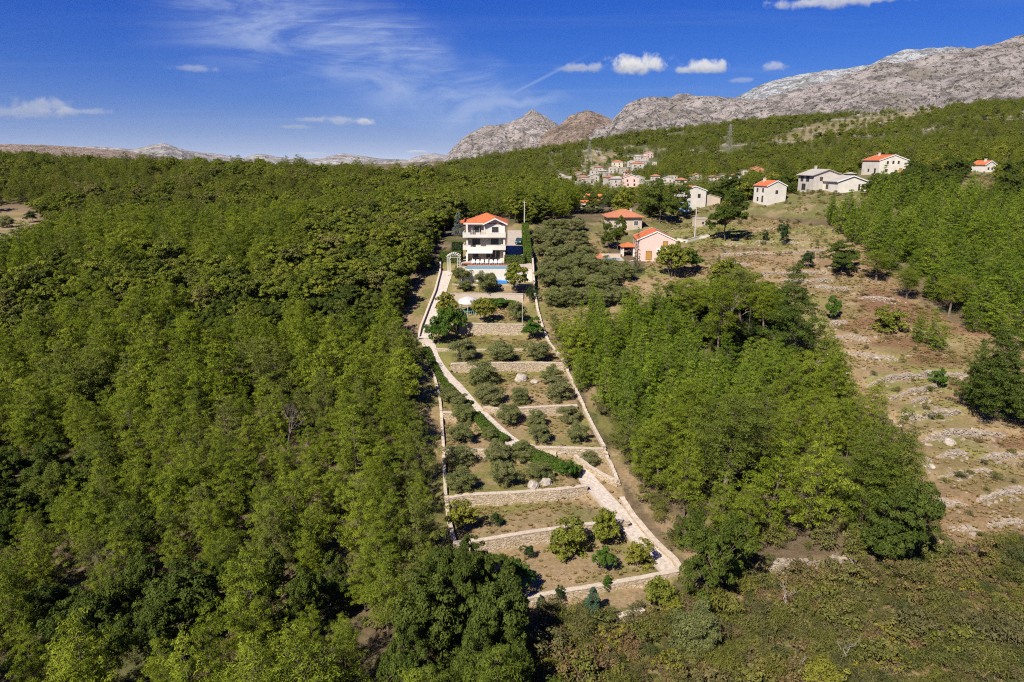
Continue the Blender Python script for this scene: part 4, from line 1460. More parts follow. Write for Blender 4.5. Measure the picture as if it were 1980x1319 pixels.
def opening(parent, face, w, d, u, z, ow, oh, kind='window', fm='frame', off=0.0):
    """window or door: frame proud of the wall, pane or leaf set inside it; u = centre along the face"""
    (ox, oy), (ax, ay), (nx, ny) = quadframe(face, w, d)

    def pt(a, o, zz):
        return (ox + ax * a + nx * (o + off), oy + ay * a + ny * (o + off), zz)

    def slab(mb, a0, a1, o0, o1, z0, z1):
        mb.hexa([pt(a0, o1, z0), pt(a1, o1, z0), pt(a1, o0, z0), pt(a0, o0, z0)], [pt(a0, o1, z1), pt(a1, o1, z1), pt(a1, o0, z1), pt(a0, o0, z1)])
    f = MB()
    a0, a1, t = u - ow / 2, u + ow / 2, 0.09
    slab(f, a0, a0 + t, -.02, .06, z, z + oh)
    slab(f, a1 - t, a1, -.02, .06, z, z + oh)
    slab(f, a0 + t, a1 - t, -.02, .06, z + oh - t, z + oh)
    slab(f, a0 + t, a1 - t, -.02, .06, z, z + t)
    if kind == 'window' and ow > .8:
        slab(f, u - .04, u + .04, -.02, .05, z + t, z + oh - t)
    o = f.build('window' if kind != 'door' else 'door', M[fm], parent)
    g = MB()
    slab(g, a0 + t, a1 - t, -.02, .022, z + t, z + oh - t)
    if kind == 'shutter':
        g.build('shutter', M['shutter'], o)
    elif kind == 'door':
        g.build('panel', M['shutter'], o)
    else:
        g.build('pane', M['glass'], o)
    return o


def gable_roof(parent, w, d, eave, rise, over, m, th=.18, y_over=None, base_x=0.0, barge=None):
    yo = over if y_over is None else y_over
    r = MB()
    k = rise / (w / 2)
    for s in (-1, 1):
        x0, z0 = s * (w / 2 + over), eave - over * k
        poly = [(base_x + x0, z0), (base_x, eave + rise), (base_x, eave + rise + th), (base_x + x0, z0 + th)]
        if s > 0:
            poly = poly[::-1]
        r.prism_y(poly, -d / 2 - yo, d / 2 + yo)
    o = r.build('roof', m, parent)
    if barge is not None:
        b = MB()
        for y0, y1 in ((-d / 2 - yo - .06, -d / 2 - yo - .004), (d / 2 + yo + .004, d / 2 + yo + .06)):
            for s in (-1, 1):
                x0, z0 = s * (w / 2 + over), eave - over * k
                poly = [(base_x + x0, z0 - .08), (base_x, eave + rise - .08), (base_x, eave + rise + th + .02), (base_x + x0, z0 + th + .02)]
                b.prism_y(poly if s < 0 else poly[::-1], y0, y1)
        b.build('barge_board', barge, o)
    return o


def hip_roof(parent, w, d, eave, rise, over, m, cx=0.0, cy=0.0):
    a, b = w / 2 + over, d / 2 + over
    rl = max(0.05, (w - d) / 2) if w >= d else .05
    rd = max(0.05, (d - w) / 2) if d > w else .05
    r = MB()
    V = [(cx - a, cy - b, eave), (cx + a, cy - b, eave), (cx + a, cy + b, eave), (cx - a, cy + b, eave),
         (cx - a, cy - b, eave - .16), (cx + a, cy - b, eave - .16), (cx + a, cy + b, eave - .16), (cx - a, cy + b, eave - .16),
         (cx - rl, cy - rd, eave + rise), (cx + rl, cy + rd, eave + rise)]
    if w >= d:
        fs = [(0, 1, 9, 8), (1, 2, 9), (2, 3, 8, 9), (3, 0, 8)]
    else:
        fs = [(0, 1, 8), (1, 2, 9, 8), (2, 3, 9), (3, 0, 8, 9)]
    r.add(V, fs + [(4, 7, 6, 5), (0, 4, 5, 1), (1, 5, 6, 2), (2, 6, 7, 3), (3, 7, 4, 0)])
    return r.build('roof', m, parent)


def house(name, label, loc, rot, w, d, eave, kind='gable', rise=1.6, over=.4, wall='white', roof='roof', wins=(), group=None, chim=None, sink=2.5, cat='house', fm='frame'):
    root = thing(name, label, cat, loc, rot, group)
    b = MB()
    if kind == 'gable':
        b.prism_y([(-w / 2, -sink), (w / 2, -sink), (w / 2, eave), (0, eave + rise), (-w / 2, eave)], -d / 2, d / 2)
    else:
        b.box(-w / 2, w / 2, -d / 2, d / 2, -sink, eave)
    b.build('wall', M[wall], root)
    if kind == 'gable':
        rf = gable_roof(root, w, d, eave, rise, over, M[roof], y_over=over * .6, barge=M['whiteframe'] if wall in ('white', 'pink') else None)
    elif kind == 'hip':
        rf = hip_roof(root, w, d, eave + .16, rise, over, M[roof])
    else:
        r = MB()
        r.box(-w / 2 - over * .4, w / 2 + over * .4, -d / 2 - over * .4, d / 2 + over * .4, eave + .003, eave + .3)
        rf = r.build('roof', M['concrete'], root)
    if chim:
        x, y = chim
        c = MB()
        zr = eave + rise * (1 - abs(x) / (w / 2)) if kind != 'flat' else eave
        c.box(x - .3, x + .3, y - .3, y + .3, zr - .4, zr + 1.1)
        c.box(x - .38, x + .38, y - .38, y + .38, zr + 1.103, zr + 1.2)
        c.build('chimney', M['white' if wall == 'white' else 'greyplaster'], rf)
    for q in wins:
        face, u, z, ow, oh = q[:5]
        opening(root, face, w, d, u, z, ow, oh, q[5] if len(q) > 5 else 'window', fm)
    HOUSES.append((loc[0], loc[1], max(w, d) * .62, loc[2], eave))
    return root


HOUSES = []

# ---- the villa -------------------------------------------------------------
VX, VY, VZ = VILLA['x'], VILLA['y'] + 0.6, VILLA['z']
villa = thing('villa', 'white three storey villa with orange tiled roof and long balconies, above the swimming pool', 'house', (VX, VY, VZ))
HOUSES.append((VX, VY + 5, 9, VZ, 9))
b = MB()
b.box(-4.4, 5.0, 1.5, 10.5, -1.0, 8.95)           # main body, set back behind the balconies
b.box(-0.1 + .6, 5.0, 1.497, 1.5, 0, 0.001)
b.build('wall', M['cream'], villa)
b = MB()
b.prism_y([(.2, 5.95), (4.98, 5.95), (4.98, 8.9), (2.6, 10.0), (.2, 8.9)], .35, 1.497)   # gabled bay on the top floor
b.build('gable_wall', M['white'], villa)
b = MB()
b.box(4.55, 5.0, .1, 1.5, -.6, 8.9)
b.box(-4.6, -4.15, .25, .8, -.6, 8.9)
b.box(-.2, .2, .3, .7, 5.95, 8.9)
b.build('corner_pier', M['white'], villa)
for zf, x0 in ((2.72, -5.4), (5.75, -5.4)):
    s = MB()
    s.box(x0, 5.15, -.25, 1.497, zf, zf + .24)
    sl = s.build('balcony', M['white'], villa)
    p = MB()
    p.box(x0, 5.15, -.40, -.253, zf, zf + .72)
    for xa, xb in ((x0, -3.5), (-2.2, -1.0), (.35, 5.15)):
        p.box(xa, xb, -.40, -.253, zf + .723, zf + 1.15)
    p.box(x0, x0 + .14, -.25, 1.4, zf + .243, zf + 1.15)
    p.box(5.01, 5.15, -.25, 1.4, zf + .243, zf + 1.15)
    p.build('parapet', M['white'], sl)
    p = MB()
    for xa, xb in ((x0 - .02, -3.48), (-2.22, -.98), (.33, 5.17)):
        p.box(xa, xb, -.45, -.2, zf + 1.153, zf + 1.22)
    p.build('coping', M['whiteframe'], sl)
    p = MB()
    for xa, xb in ((-3.48, -2.22), (-.98, .33)):
        p.box(xa, xb, -.34, -.30, zf + 1.12, zf + 1.16)
        for i in range(1, 8):
            xx = xa + (xb - xa) * i / 8
            p.box(xx - .012, xx + .012, -.33, -.31, zf + .722, zf + 1.118)
    tag(p.build('railing', M['frame'], sl), kind='stuff')
    s2 = MB()
    s2.box(-5.4, -4.403, 1.5, 6.0, zf, zf + .24)
    s2.box(-5.4, -5.26, 1.5, 6.0, zf + .243, zf + 1.15)
    s2.build('balcony', M['white'], villa)
# roof: hip over the whole house and a cross gable over the bay
rf = hip_roof(villa, 9.4, 9.6, 9.12, 2.2, .75, M['roof'], cx=.3, cy=5.8)
g = MB()
for s in (-1, 1):
    poly = [(2.6 + s * 3.0, 8.86), (2.6, 10.28), (2.6, 10.46), (2.6 + s * 3.0, 9.04)]
    g.prism_y(poly if s < 0 else poly[::-1], -.55, 5.8)
g.build('gable_roof', M['roof'], rf)
g = MB()
for s in (-1, 1):
    poly = [(2.6 + s * 3.0, 8.78), (2.6, 10.2), (2.6, 10.48), (2.6 + s * 3.0, 9.06)]
    g.prism_y(poly if s < 0 else poly[::-1], -.62, -.553)
g.build('barge_board', M['whiteframe'], rf)
g = MB()
g.box(-5.2, -.42, .22, .28, 8.9, 9.14)
g.build('gutter', M['whiteframe'], rf)
g = MB()
g.box(-6.3, -5.15, 3.2, 8.0, 9.0, 9.3)
g.prism_y([(-6.4, 8.95), (-5.15, 8.95), (-5.15, 9.9)], 3.0, 8.4)
g.build('side_roof', M['roof'], rf)
for (u, z, ow, oh, k, off) in [(2.6, 6.0, 1.6, 2.3, 'window', 0), (6.95, 6.0, 1.6, 2.3, 'window', 1.16), (2.2, 2.97, 1.9, 2.3, 'window', 0), (6.8, 2.97, 1.9, 2.3, 'window', 0), (2.0, .1, 1.4, 2.2, 'window', 0), (5.2, .1, 1.0, 2.2, 'window', 0), (6.4, .1, 1.0, 2.2, 'window', 0), (7.6, .1, .9, 2.2, 'window', 0)]:
    # u measured from the body's left corner
    wroot = opening(villa, 'F', 9.4, 9.0, u, z, ow, oh, k, 'frame', off)
    wroot.location = (.3, 6.0, 0)
for (u, z) in ((2.5, 6.9), (2.5, 3.9), (6.0, 3.9)):
    wroot = opening(villa, 'L', 9.4, 9.0, u, z, 1.0, 1.2, 'window', 'frame', 0)
    wroot.location = (.3, 6.0, 0)
for i, (x, z) in enumerate([(4.3, 6.35), (4.3, 3.35)]):
    a = MB()
    a.box(x - .4, x + .4, .02 if i == 0 else 1.15, .33 if i == 0 else 1.49, z, z + .55)
    a.build('air_conditioner', M['whiteframe'], villa)
a = MB()
a.hexa([(-4.3, -1.7, 2.28), (1.9, -1.7, 2.28), (1.9, .0, 2.62), (-4.3, .0, 2.62)], [(-4.3, -1.7, 2.34), (1.9, -1.7, 2.34), (1.9, .0, 2.68), (-4.3, .0, 2.68)])
a.box(-4.3, 1.9, -1.74, -1.703, 2.05, 2.34)
a.build('awning', M['cushion'], villa)
a = MB()
a.hexa([(-4.6, -1.2, -.3), (-4.2, -1.2, -.3), (-4.2, 1.45, -.3), (-4.6, 1.45, -.3)], [(-4.6, .4, 2.6), (-4.2, .4, 2.6), (-4.2, 1.45, 2.6), (-4.6, 1.45, 2.6)])
a.build('buttress', M['white'], villa)
for x in (-3.2, -1.4):
    a = MB()
    a.box(x, x + .05, .9, 1.3, 6.0, 8.0)
    a.build('curtain', M['cushion'], villa)

# pool terrace
dk = thing('timber_deck', 'red brown timber deck carrying the row of white loungers', 'deck')
for i in range(14):
    q = MB()
    q.box(-12.0, 0.6, 160.4 + i * .3, 160.67 + i * .3, VZ, VZ + .06)
    q.build('plank', M['wood'], dk)
pw = MB()
pw.box(-10.2, .7, 156.35, 160.0, VZ - .2, VZ + .03)
pool = thing('swimming_pool', 'long blue swimming pool behind the glass railing, below the timber deck', 'pool', (0, 0, 0))
pw.build('water', M['pool'], pool)
pe = MB()
pe.box(-10.5, 1.0, 160.003, 160.3, VZ - .2, VZ + .1)
pe.box(-10.5, 1.0, 156.1, 156.35, VZ - .2, VZ + .1)
pe.build('coping', M['concrete'], pool)

railm, rt, rb = base_mat('railing_glass')
rb.inputs['Base Color'].default_value = (0.20, 0.33, 0.42, 1)
rb.inputs['Roughness'].default_value = 0.12
rb.inputs['Alpha'].default_value = 0.55
rail = thing('glass_railing', 'blue tinted glass railing along the front edge of the pool wall', 'railing', (0, 155.93, VZ))
for i in range(9):
    x = -10.4 + i * 1.28
    a = MB()
    a.box(x + .03, x + 1.24, -.015, .015, -.45, .62)
    a.build('pane', railm, rail)
    a = MB()
    a.box(x - .03, x + .025, -.03, .03, -.5, .64)
    a.build('post', M['metal'], rail)
pf = MB()
pf.box(-12.32, 4.72, 155.8, 155.996, 30.4, VZ - .06)
tag(pf.build('pool_wall', M['white']), 'white wall holding up the pool terrace, behind the two trees', 'wall')
bp = MB()
for i in range(4):
    bp.prism_y([(-3.9 + i * .7, 32.6), (-3.2 + i * .7, 32.6), (-3.2 + i * .7, 33.15 + .1 * (i % 2)), (-3.9 + i * .7, 33.3 - .1 * i)], 154.4, 155.5)
tag(bp.build('pool_cover', M['bluepvc']), 'folded bright blue pool cover lying at the foot of the pool wall', 'cover')

for i in range(7):
    root = thing('sun_lounger', 'white sun lounger in the row on the timber deck, ' + ('the one nearest the pergola', 'second from the pergola', 'third from the pergola', 'the middle one of seven', 'third from the front hedge', 'second from the front hedge', 'the one nearest the front hedge')[i], 'sun lounger', (-9.3 + i * 1.07, 163.0, VZ + .06), 0, 'sun loungers on the deck')
    a = MB()
    for x in (-.33, .29):
        for y in (-.75, .75):
            a.box(x, x + .05, y, y + .05, 0, .3)
    a.box(-.36, .36, -.85, .85, .3, .36)
    a.build('frame', M['whiteframe'], root)
    a = MB()
    a.box(-.34, .34, -.8, .25, .363, .47)
    a.hexa([(-.34, .27, .36), (.34, .27, .36), (.34, .8, .85), (-.34, .8, .85)], [(-.34, .2, .46), (.34, .2, .46), (.34, .72, .95), (-.34, .72, .95)])
    a.build('cushion', M['cushion'], root)

tb = thing('dining_table', 'dark dining table on the terrace below the awning', 'table', (-6.5, 166.6, VZ))
a = MB(); a.box(-1.1, 1.1, -.5, .5, .7, .75); a.build('table_top', M['frame'], tb)
for x in (-1, .92):
    for y in (-.45, .37):
        a = MB(); a.box(x, x + .08, y, y + .08, 0, .697); a.build('leg', M['frame'], tb)
ch0 = None
for i in range(6):
    x, y, r = [(-.75, -.85, 0), (0, -.85, 0), (.75, -.85, 0), (-.75, .85, math.pi), (0, .85, math.pi), (.75, .85, math.pi)][i]
    ch = thing('dining_chair', 'dark chair at the terrace dining table below the awning', 'chair', (-6.5 + x, 166.6 + y, VZ), r, 'chairs round the terrace table')
    a = MB(); a.box(-.22, .22, -.22, .22, .42, .47); a.build('seat', M['frame'], ch)
    a = MB(); a.box(-.22, .22, -.26, -.223, .42, .92); a.build('backrest', M['frame'], ch)
    for q in ((-.2, -.2), (.17, -.2), (-.2, .17), (.17, .17)):
        a = MB(); a.box(q[0], q[0] + .04, q[1], q[1] + .04, 0, .417); a.build('leg', M['frame'], ch)

pg = thing('pergola', 'white metal pergola with a shallow arched top at the end of the walkway', 'pergola', (-13.6, 159.3, VZ - .1))
for x in (-1.45, -.9, .9, 1.45):
    for y in (-1.2, 1.2):
        a = MB(); a.box(x - .05, x + .05, y - .05, y + .05, -2.2, 2.5); a.build('post', M['white'], pg)
for y in (-1.25, 1.25):
    a = MB()
    for i in range(8):
        t0, t1 = -1 + i / 4, -1 + (i + 1) / 4
        z0, z1 = 2.5 + .65 * (1 - t0 * t0), 2.5 + .65 * (1 - t1 * t1)
        a.prism_y([(t0 * 1.6, z0), (t1 * 1.6, z1), (t1 * 1.6, z1 + .14), (t0 * 1.6, z0 + .14)], y - .05, y + .05)
    a.box(-1.55, 1.55, y - .05, y + .05, 2.42, 2.5)
    a.build('arch', M['white'], pg)
for i in range(7):
    t0 = -1 + i / 3
    a = MB(); z0 = 2.64 + .65 * (1 - t0 * t0) + .003
    a.box(t0 * 1.5 - .09, t0 * 1.5 + .09, -1.4, 1.4, z0, z0 + .06); a.build('slat', M['white'], pg)

# round gazebo below
p = at(906, 606)
gz_ = thing('round_gazebo', 'round garden gazebo with a pale fabric dome and light green frame', 'gazebo', (p[0], p[1], p[2]))
for k in range(8):
    a = 2 * math.pi * k / 8
    c, s = math.cos(a), math.sin(a)
    q = MB(); q.tube((c * 2.1, s * 2.1, -.3), (c * 2.1, s * 2.1, 2.4), .06, .06, 5); q.build('post', M['teal'], gz_)
    q = MB()
    a2 = 2 * math.pi * (k + 1) / 8
    for z in (.9, 2.4):
        q.tube((c * 2.1, s * 2.1, z), (math.cos(a2) * 2.1, math.sin(a2) * 2.1, z), .04, .04, 4)
    for m_ in range(1, 4):
        f = m_ / 4
        xx, yy_ = c * 2.1 * (1 - f) + math.cos(a2) * 2.1 * f, s * 2.1 * (1 - f) + math.sin(a2) * 2.1 * f
        q.tube((xx, yy_, .1), (xx, yy_, .9), .025, .025, 4)
    tag(q.build('railing', M['teal'], gz_), kind='stuff')
q = MB()
n = 24
rings = [(2.35, 2.35), (2.2, 2.75), (1.6, 3.2), (.8, 3.5), (.05, 3.65)]
V = [(r * math.cos(2 * math.pi * j / n), r * math.sin(2 * math.pi * j / n), z) for r, z in rings for j in range(n)]
q.add(V, [(i * n + j, i * n + (j + 1) % n, (i + 1) * n + (j + 1) % n, (i + 1) * n + j) for i in range(len(rings) - 1) for j in range(n)])
q.build('canopy', mat('dome_fabric', (0.40, 0.38, 0.36), .8, .2, 2.0), gz_, smooth=True)


def lamp(px, py, h, label):
    p = at(px, py)
    r = thing('garden_lamp', label, 'lamp post', (p[0], p[1], p[2]), 0, 'garden lamp posts')
    q = MB(); q.tube((0, 0, -.3), (0, 0, h), .05, .04, 6); q.build('post', M['white'], r)
    q = MB(); q.tube((0, 0, h), (0, 0, h + .25), .14, .18, 8); q.build('lamp_head', M['whiteframe'], r)


lamp(1010, 626, 5.2, 'thin white lamp post standing on the wall below the round gazebo')
lamp(863, 607, 2.8, 'thin white lamp post at the leafy trees beside the upper walkway')


def pole(px, py, h, label, arm=True):
    p = at(px, py)
    r = thing('utility_pole', label, 'pole', (p[0], p[1], p[2]), 0, 'utility poles')
    q = MB(); q.tube((0, 0, -1), (0, 0, h), .2, .13, 8); q.build('post', M['pole'], r)
    q = MB(); q.box(-.5, .5, -.06, .06, h - .5, h - .38); q.build('cross_arm', M['metal'], r)


pole(1014, 438, 7.6, 'pale concrete utility pole at the far end of the tall clipped hedge')
pole(1343, 462, 8.2, 'tall pale concrete utility pole beside the pink house')


def hedge(label, boxes, dens=380, mt='hedge', loc=None):
    """clipped hedge: leaves over the faces of solid boxes given as (x0,x1,y0,y1,z0,z1)"""
    root = thing('hedge', label, 'hedge', (0, 0, 0), 0, 'clipped hedges')
    core = MB()
    Vs, As = [], []
    for (x0, x1, y0, y1, z0, z1) in boxes:
        core.box(x0 + .18, x1 - .18, y0 + .18, y1 - .18, z0 - 1.0, z1 - .18)
        n = int(dens * ((x1 - x0) * (y1 - y0) + ((x1 - x0) + (y1 - y0)) * (z1 - z0)) * .5)
        P = np.stack([NR.uniform(x0, x1, n), NR.uniform(y0, y1, n), NR.uniform(z0, z1, n)], -1)
        side = NR.integers(0, 5, n)
        P[:, 0] = np.where(side == 0, x0, np.where(side == 1, x1, P[:, 0]))
        P[:, 1] = np.where(side == 2, y0, np.where(side == 3, y1, P[:, 1]))
        P[:, 2] = np.where(side == 4, z1, P[:, 2])
        N = np.zeros((n, 3))
        N[side == 0] = (-1, 0, .3); N[side == 1] = (1, 0, .3); N[side == 2] = (0, -1, .3); N[side == 3] = (0, 1, .3); N[side == 4] = (0, 0, 1)
        P += NR.normal(0, .07, (n, 3))
        N = N + NR.normal(0, .5, (n, 3))
        N /= np.linalg.norm(N, axis=1)[:, None]
        t = np.cross(N, NR.normal(size=(n, 3)))
        t /= np.linalg.norm(t, axis=1)[:, None]
        bb = np.cross(N, t)
        l, w = .13, .09
        Vs.append(np.stack([P - t * l, P + bb * w, P + t * l, P - bb * w], 1))
        As.append(np.repeat(np.clip(NR.normal(.5, .2, n), 0, 1), 4))
    V = np.concatenate(Vs).reshape(-1, 3)
    fm_ = fast_mesh('foliage', [(V, np.arange(len(V)).reshape(-1, 4), 0)], [np.concatenate(As)])
    fm_.materials.append(LM[mt])
    link('foliage', fm_, root)
    core.build('branches', M['bark'], root)
    return root


hedge('tall long clipped hedge running uphill beside the driveway', [(3.0, 4.8, y, y + 2.4, np.interp(y, [160, 170, 182, 204], [vz, vz, vz + 1.1, vz + 3.6]), np.interp(y, [160, 170, 182, 204], [vz, vz, vz + 1.1, vz + 3.6]) + 2.9) for y in np.arange(164.5, 203, 2.3)], 260)
hedge('low clipped hedge between the driveway and the pool terrace', [(-1.7, 3.0, 163.4, 164.6, VZ, VZ + 1.9)], 300)
hedge('clipped hedge block left of the villa, above the pergola', [(-17.6, -12.6, 166.5, 168.5, VZ - 1, VZ + 2.4)], 300)
hedge('dark hedge beside the left corner of the villa', [(-15.0, -12.6, 171, 174, VZ, VZ + 4.0)], 220, 'dark')


def hedge_line(pix, w, h, label, dens=420):
    P = np.array([at(x, y)[:2] for x, y in pix])
    Q, s, _ = resample(P, .35)
    root = thing('hedge', label, 'hedge', (0, 0, 0), 0, 'clipped hedges')
    d = np.gradient(Q, axis=0)
    d /= np.linalg.norm(d, axis=1)[:, None]
    nr = np.stack([-d[:, 1], d[:, 0]], -1)
    z = hb(Q[:, 0], Q[:, 1])
    wall_core(root, Q, z + h - .2, z - .5, w - .3, M['bark'], 'branches')
    n = int(dens * s[-1] * (w + 2 * h) * .5)
    k = NR.integers(0, len(Q), n)
    side = NR.choice(3, n, p=[w / (w + 2 * h), h / (w + 2 * h), h / (w + 2 * h)])
    off = np.where(side == 0, NR.uniform(-.5, .5, n), np.where(side == 1, -.5, .5)) * w
    zz = np.where(side == 0, h, NR.uniform(0, h, n))
    wob = (fbm(Q[k, 0] * .8, Q[k, 1] * .8, 3) - .5) * .5
    P3 = np.c_[Q[k] + nr[k] * (off + wob * np.sign(off) * .5)[:, None] + d[k] * NR.uniform(-.2, .2, n)[:, None], z[k] + zz + wob * .6]
    N = np.zeros((n, 3))
    N[:, :2] = nr[k] * np.where(side == 1, -1, np.where(side == 2, 1, 0))[:, None]
    N[:, 2] = np.where(side == 0, 1, .3)
    P3 += NR.normal(0, .06, (n, 3))
    N += NR.normal(0, .45, (n, 3))
    N /= np.linalg.norm(N, axis=1)[:, None]
    t = np.cross(N, NR.normal(size=(n, 3)))
    t /= np.linalg.norm(t, axis=1)[:, None]
    bb = np.cross(N, t)
    l, ww = .12, .08
    V = np.stack([P3 - t * l, P3 + bb * ww, P3 + t * l, P3 - bb * ww], 1).reshape(-1, 3)
    me = fast_mesh('foliage', [(V, np.arange(len(V)).reshape(-1, 4), 0)], [np.repeat(np.clip(NR.normal(.5, .2, n), 0, 1), 4)])
    me.materials.append(LM['hedge'])
    link('foliage', me, root)


hedge_line([(824, 676), (834, 700), (848, 728), (868, 752), (892, 776), (908, 784)], 1.2, .5, 'narrow clipped hedge along the shaded upper stretch of the narrow path')
hedge_line([(920, 806), (938, 826), (957, 842), (978, 857)], 1.5, .7, 'bright clipped hedge beside the narrow path, between the gap and the olives')
hedge_line([(1000, 872), (1030, 886), (1062, 900), (1095, 914), (1120, 922)], 1.5, 1.2, 'bright clipped hedge hiding the stair, ending where the lower path begins')

# steps by the stepped wall
st = thing('stone_steps', 'pale stone steps in front of the stepped wall, behind the hedge', 'steps', (0, 0, 0))
p0 = at(1046, 884)
for i in range(5):
    a = MB()
    a.box(p0[0] - 1.4 + .35 * i, p0[0] + 2.2, p0[1] + .35 * i, p0[1] + .35 * i + .4, p0[2] - .8, p0[2] + .05 + .2 * i)
    a.build('step', M['coping'], st)


def car(loc, rot, paint, label):
    root = thing('parked_car', label, 'car', loc, rot)
    b = MB()
    prof_ = [(-2.1, .35), (2.1, .35), (2.12, .75), (1.95, .92), (.95, 1.0), (.35, 1.45), (-1.3, 1.47), (-1.95, 1.0), (-2.12, .85)]
    b.prism_y(prof_, -.85, .85)
    b.build('body', paint, root)
    for s in (-1, 1):
        w = MB()
        w.prism_y([(.85, 1.0), (.32, 1.38), (-1.2, 1.4), (-1.7, 1.02)], s * .853 - .004, s * .853 + .004)
        w.build('side_window', M['glass'], root)
    w = MB()
    w.hexa([(1.0, -.75, 1.01), (1.0, .75, 1.01), (.4, .7, 1.44), (.4, -.7, 1.44)], [(1.03, -.75, 1.03), (1.03, .75, 1.03), (.43, .7, 1.46), (.43, -.7, 1.46)])
    w.build('windscreen', M['glass'], root)
    for x in (-1.3, 1.3):
        for s in (-1, 1):
            w = MB(); w.tube((x, s * .68, .32), (x, s * .88, .32), .32, .32, 14); wo = w.build('wheel', M['rubber'], root)
            w = MB(); w.tube((x, s * .85, .32), (x, s * .895, .32), .19, .19, 10); w.build('rim', M['metal'], wo)
    for s in (-.6, .6):
        w = MB(); w.box(2.1, 2.135, s - .18, s + .18, .62, .76); w.build('headlight', M['whiteframe'], root)
        w = MB(); w.box(-2.14, -2.1, s - .15, s + .15, .7, .84); w.build('tail_light', M['roof'], root)


car((2.0, 188.6, float(np.interp(188.6, [182, 204], [vz + 1.1, vz + 3.6])) + .06), math.radians(-100), M['carpaint'], 'dark green car parked on the driveway beside the tall hedge')


# ---- the other houses ------------------------------------------------------
def base(px, py):
    p = at(px, py)
    return (p[0], p[1], p[2])


p = base(1268, 506)
p = (p[0] + .3, p[1] + 5, p[2] - .2)
pk = house('pink_house', 'pink gabled house with ochre shutters and an orange roof, beside the utility pole', p, math.radians(-4), 9.4, 10, 5.6, 'gable', 2.1, .25, 'pink', 'roof',
           [('F', 2.9, .6, 1.5, 2.3, 'shutter'), ('F', 6.9, 4.1, 1.25, 1.25, 'shutter'), ('L', 3, 1, 1, 1.2), ('L', 7, 1, 1, 1.2), ('L', 3, 3.9, 1, 1.2), ('L', 7, 3.9, 1, 1.2)])
for x in (.1, 1.35):
    a = MB(); a.box(x, x + .85, -5.4, -5.003, 2.7, 3.4); ac = a.build('air_conditioner', M['whiteframe'], pk)
    a = MB(); a.tube((x + .38, -5.42, 3.05), (x + .38, -5.405, 3.05), .26, .26, 12); a.build('fan_grille', M['glass'], ac)
a = MB(); a.tube((-4.55, -5.1, -1), (-4.55, -5.1, 5.6), .05, .05, 6); a.build('downpipe', M['frame'], pk)
a = MB(); a.box(-4.74, 4.74, -5.03, -5.002, -2.5, -.1); a.build('plinth', M['greyplaster'], pk)

pp_ = base(1213, 494)
pv = thing('porch_pavilion', 'small open porch with an orange tiled roof on white pillars, left of the pink house', 'pavilion', (pp_[0], pp_[1], pp_[2] - .1))
for x in (-1.4, 1.4):
    for y in (-1.4, 1.4):
        a = MB(); a.box(x - .2, x + .2, y - .2, y + .2, -2.5, 2.5); a.build('pillar', M['white'], pv)
hip_roof(pv, 2.8, 2.8, 2.66, 1.0, .6, M['roof'])
a = MB(); a.box(-1.9, 2.4, -1.9, 1.9, -3.0, -.02); a.build('floor_slab', M['white'], pv)

pl_ = base(1172, 500)
sp_ = thing('swimming_pool', 'small turquoise swimming pool with pale rim below the porch with pillars', 'pool', (pl_[0], pl_[1], pl_[2]))
a = MB(); a.box(-4.2, 4.2, -2.2, 2.8, -3.0, .0); a.build('rim', M['concrete'], sp_)
a = MB(); a.box(-3.4, 3.4, -1.8, .9, .003, .05); a.build('water', M['pool'], sp_)
a = MB(); a.box(-3.0, 4.0, 2.5, 2.8, 0, .9); a.build('back_wall', M['beigewall'], sp_)
sh_ = base(1152, 512)
sd = thing('lean_to_shed', 'low lean-to shed with a brown red roof beside the small turquoise pool', 'shed', (sh_[0] - .3, sh_[1] + 1.5, sh_[2]))
for x in (-1.5, 1.5):
    for y in (-1.2, 1.2):
        a = MB(); a.box(x - .08, x + .08, y - .08, y + .08, -.8, 1.5 if y < 0 else 2.2); a.build('post', M['frame'], sd)
a = MB(); a.hexa([(-1.9, -1.7, 1.45), (1.9, -1.7, 1.45), (1.9, 1.6, 2.3), (-1.9, 1.6, 2.3)], [(-1.9, -1.7, 1.6), (1.9, -1.7, 1.6), (1.9, 1.6, 2.45), (-1.9, 1.6, 2.45)]); a.build('roof', M['roofold'], sd)
a = MB(); a.box(-1.5, 1.5, 1.1, 1.25, -.8, 2.1); a.build('wall', M['greyplaster'], sd)
boundary([(1138, 520), (1160, 524), (1205, 518), (1226, 514)], 'stone wall supporting the small turquoise pool terrace', 1.3, .5, group='garden walls by the pink house')
boundary([(1310, 466), (1326, 470), (1352, 462), (1372, 458)], 'low white wall running right from the pink house', .8, .3, True, group='garden walls by the pink house')

p = base(1208, 446)
house('hip_roofed_house', 'beige house under a broad weathered orange hip roof, above the pink house', (p[0], p[1] + 4.5, p[2] - .5), math.radians(2), 10, 8.5, 4.4, 'hip', 2.0, .8, 'beigewall', 'roofold', [('F', 8.2, 1.9, 1.3, 1.5, 'window'), ('F', 2.5, 1.9, 1.1, 1.2, 'window'), ('R', 4, 1.8, 1, 1.2, 'window')], chim=(2.5, 1), fm='whiteframe')
p = base(1163, 402)
house('tiled_roof_house', 'bright orange gabled roof rising out of the trees behind the hip roofed house', (p[0] - 1, p[1] + 9, p[2] - 2.3), math.radians(50), 8, 8, 4.0, 'gable', 2.6, .4, 'white', 'roof', [('F', 3, 1, 1, 1.2), ('R', 4, 1, 1, 1.2)], chim=(1.5, 2))
p = base(1338, 405)
house('white_house', 'white house with a blue painted lower wing, half hidden behind tall trees', (p[0], p[1] + 4, p[2]), math.radians(10), 8, 8, 6.2, 'gable', 1.4, .3, 'white', 'roofold', [('F', 2, 3.8, 1, 1.3), ('F', 5.5, 3.8, 1, 1.3)])
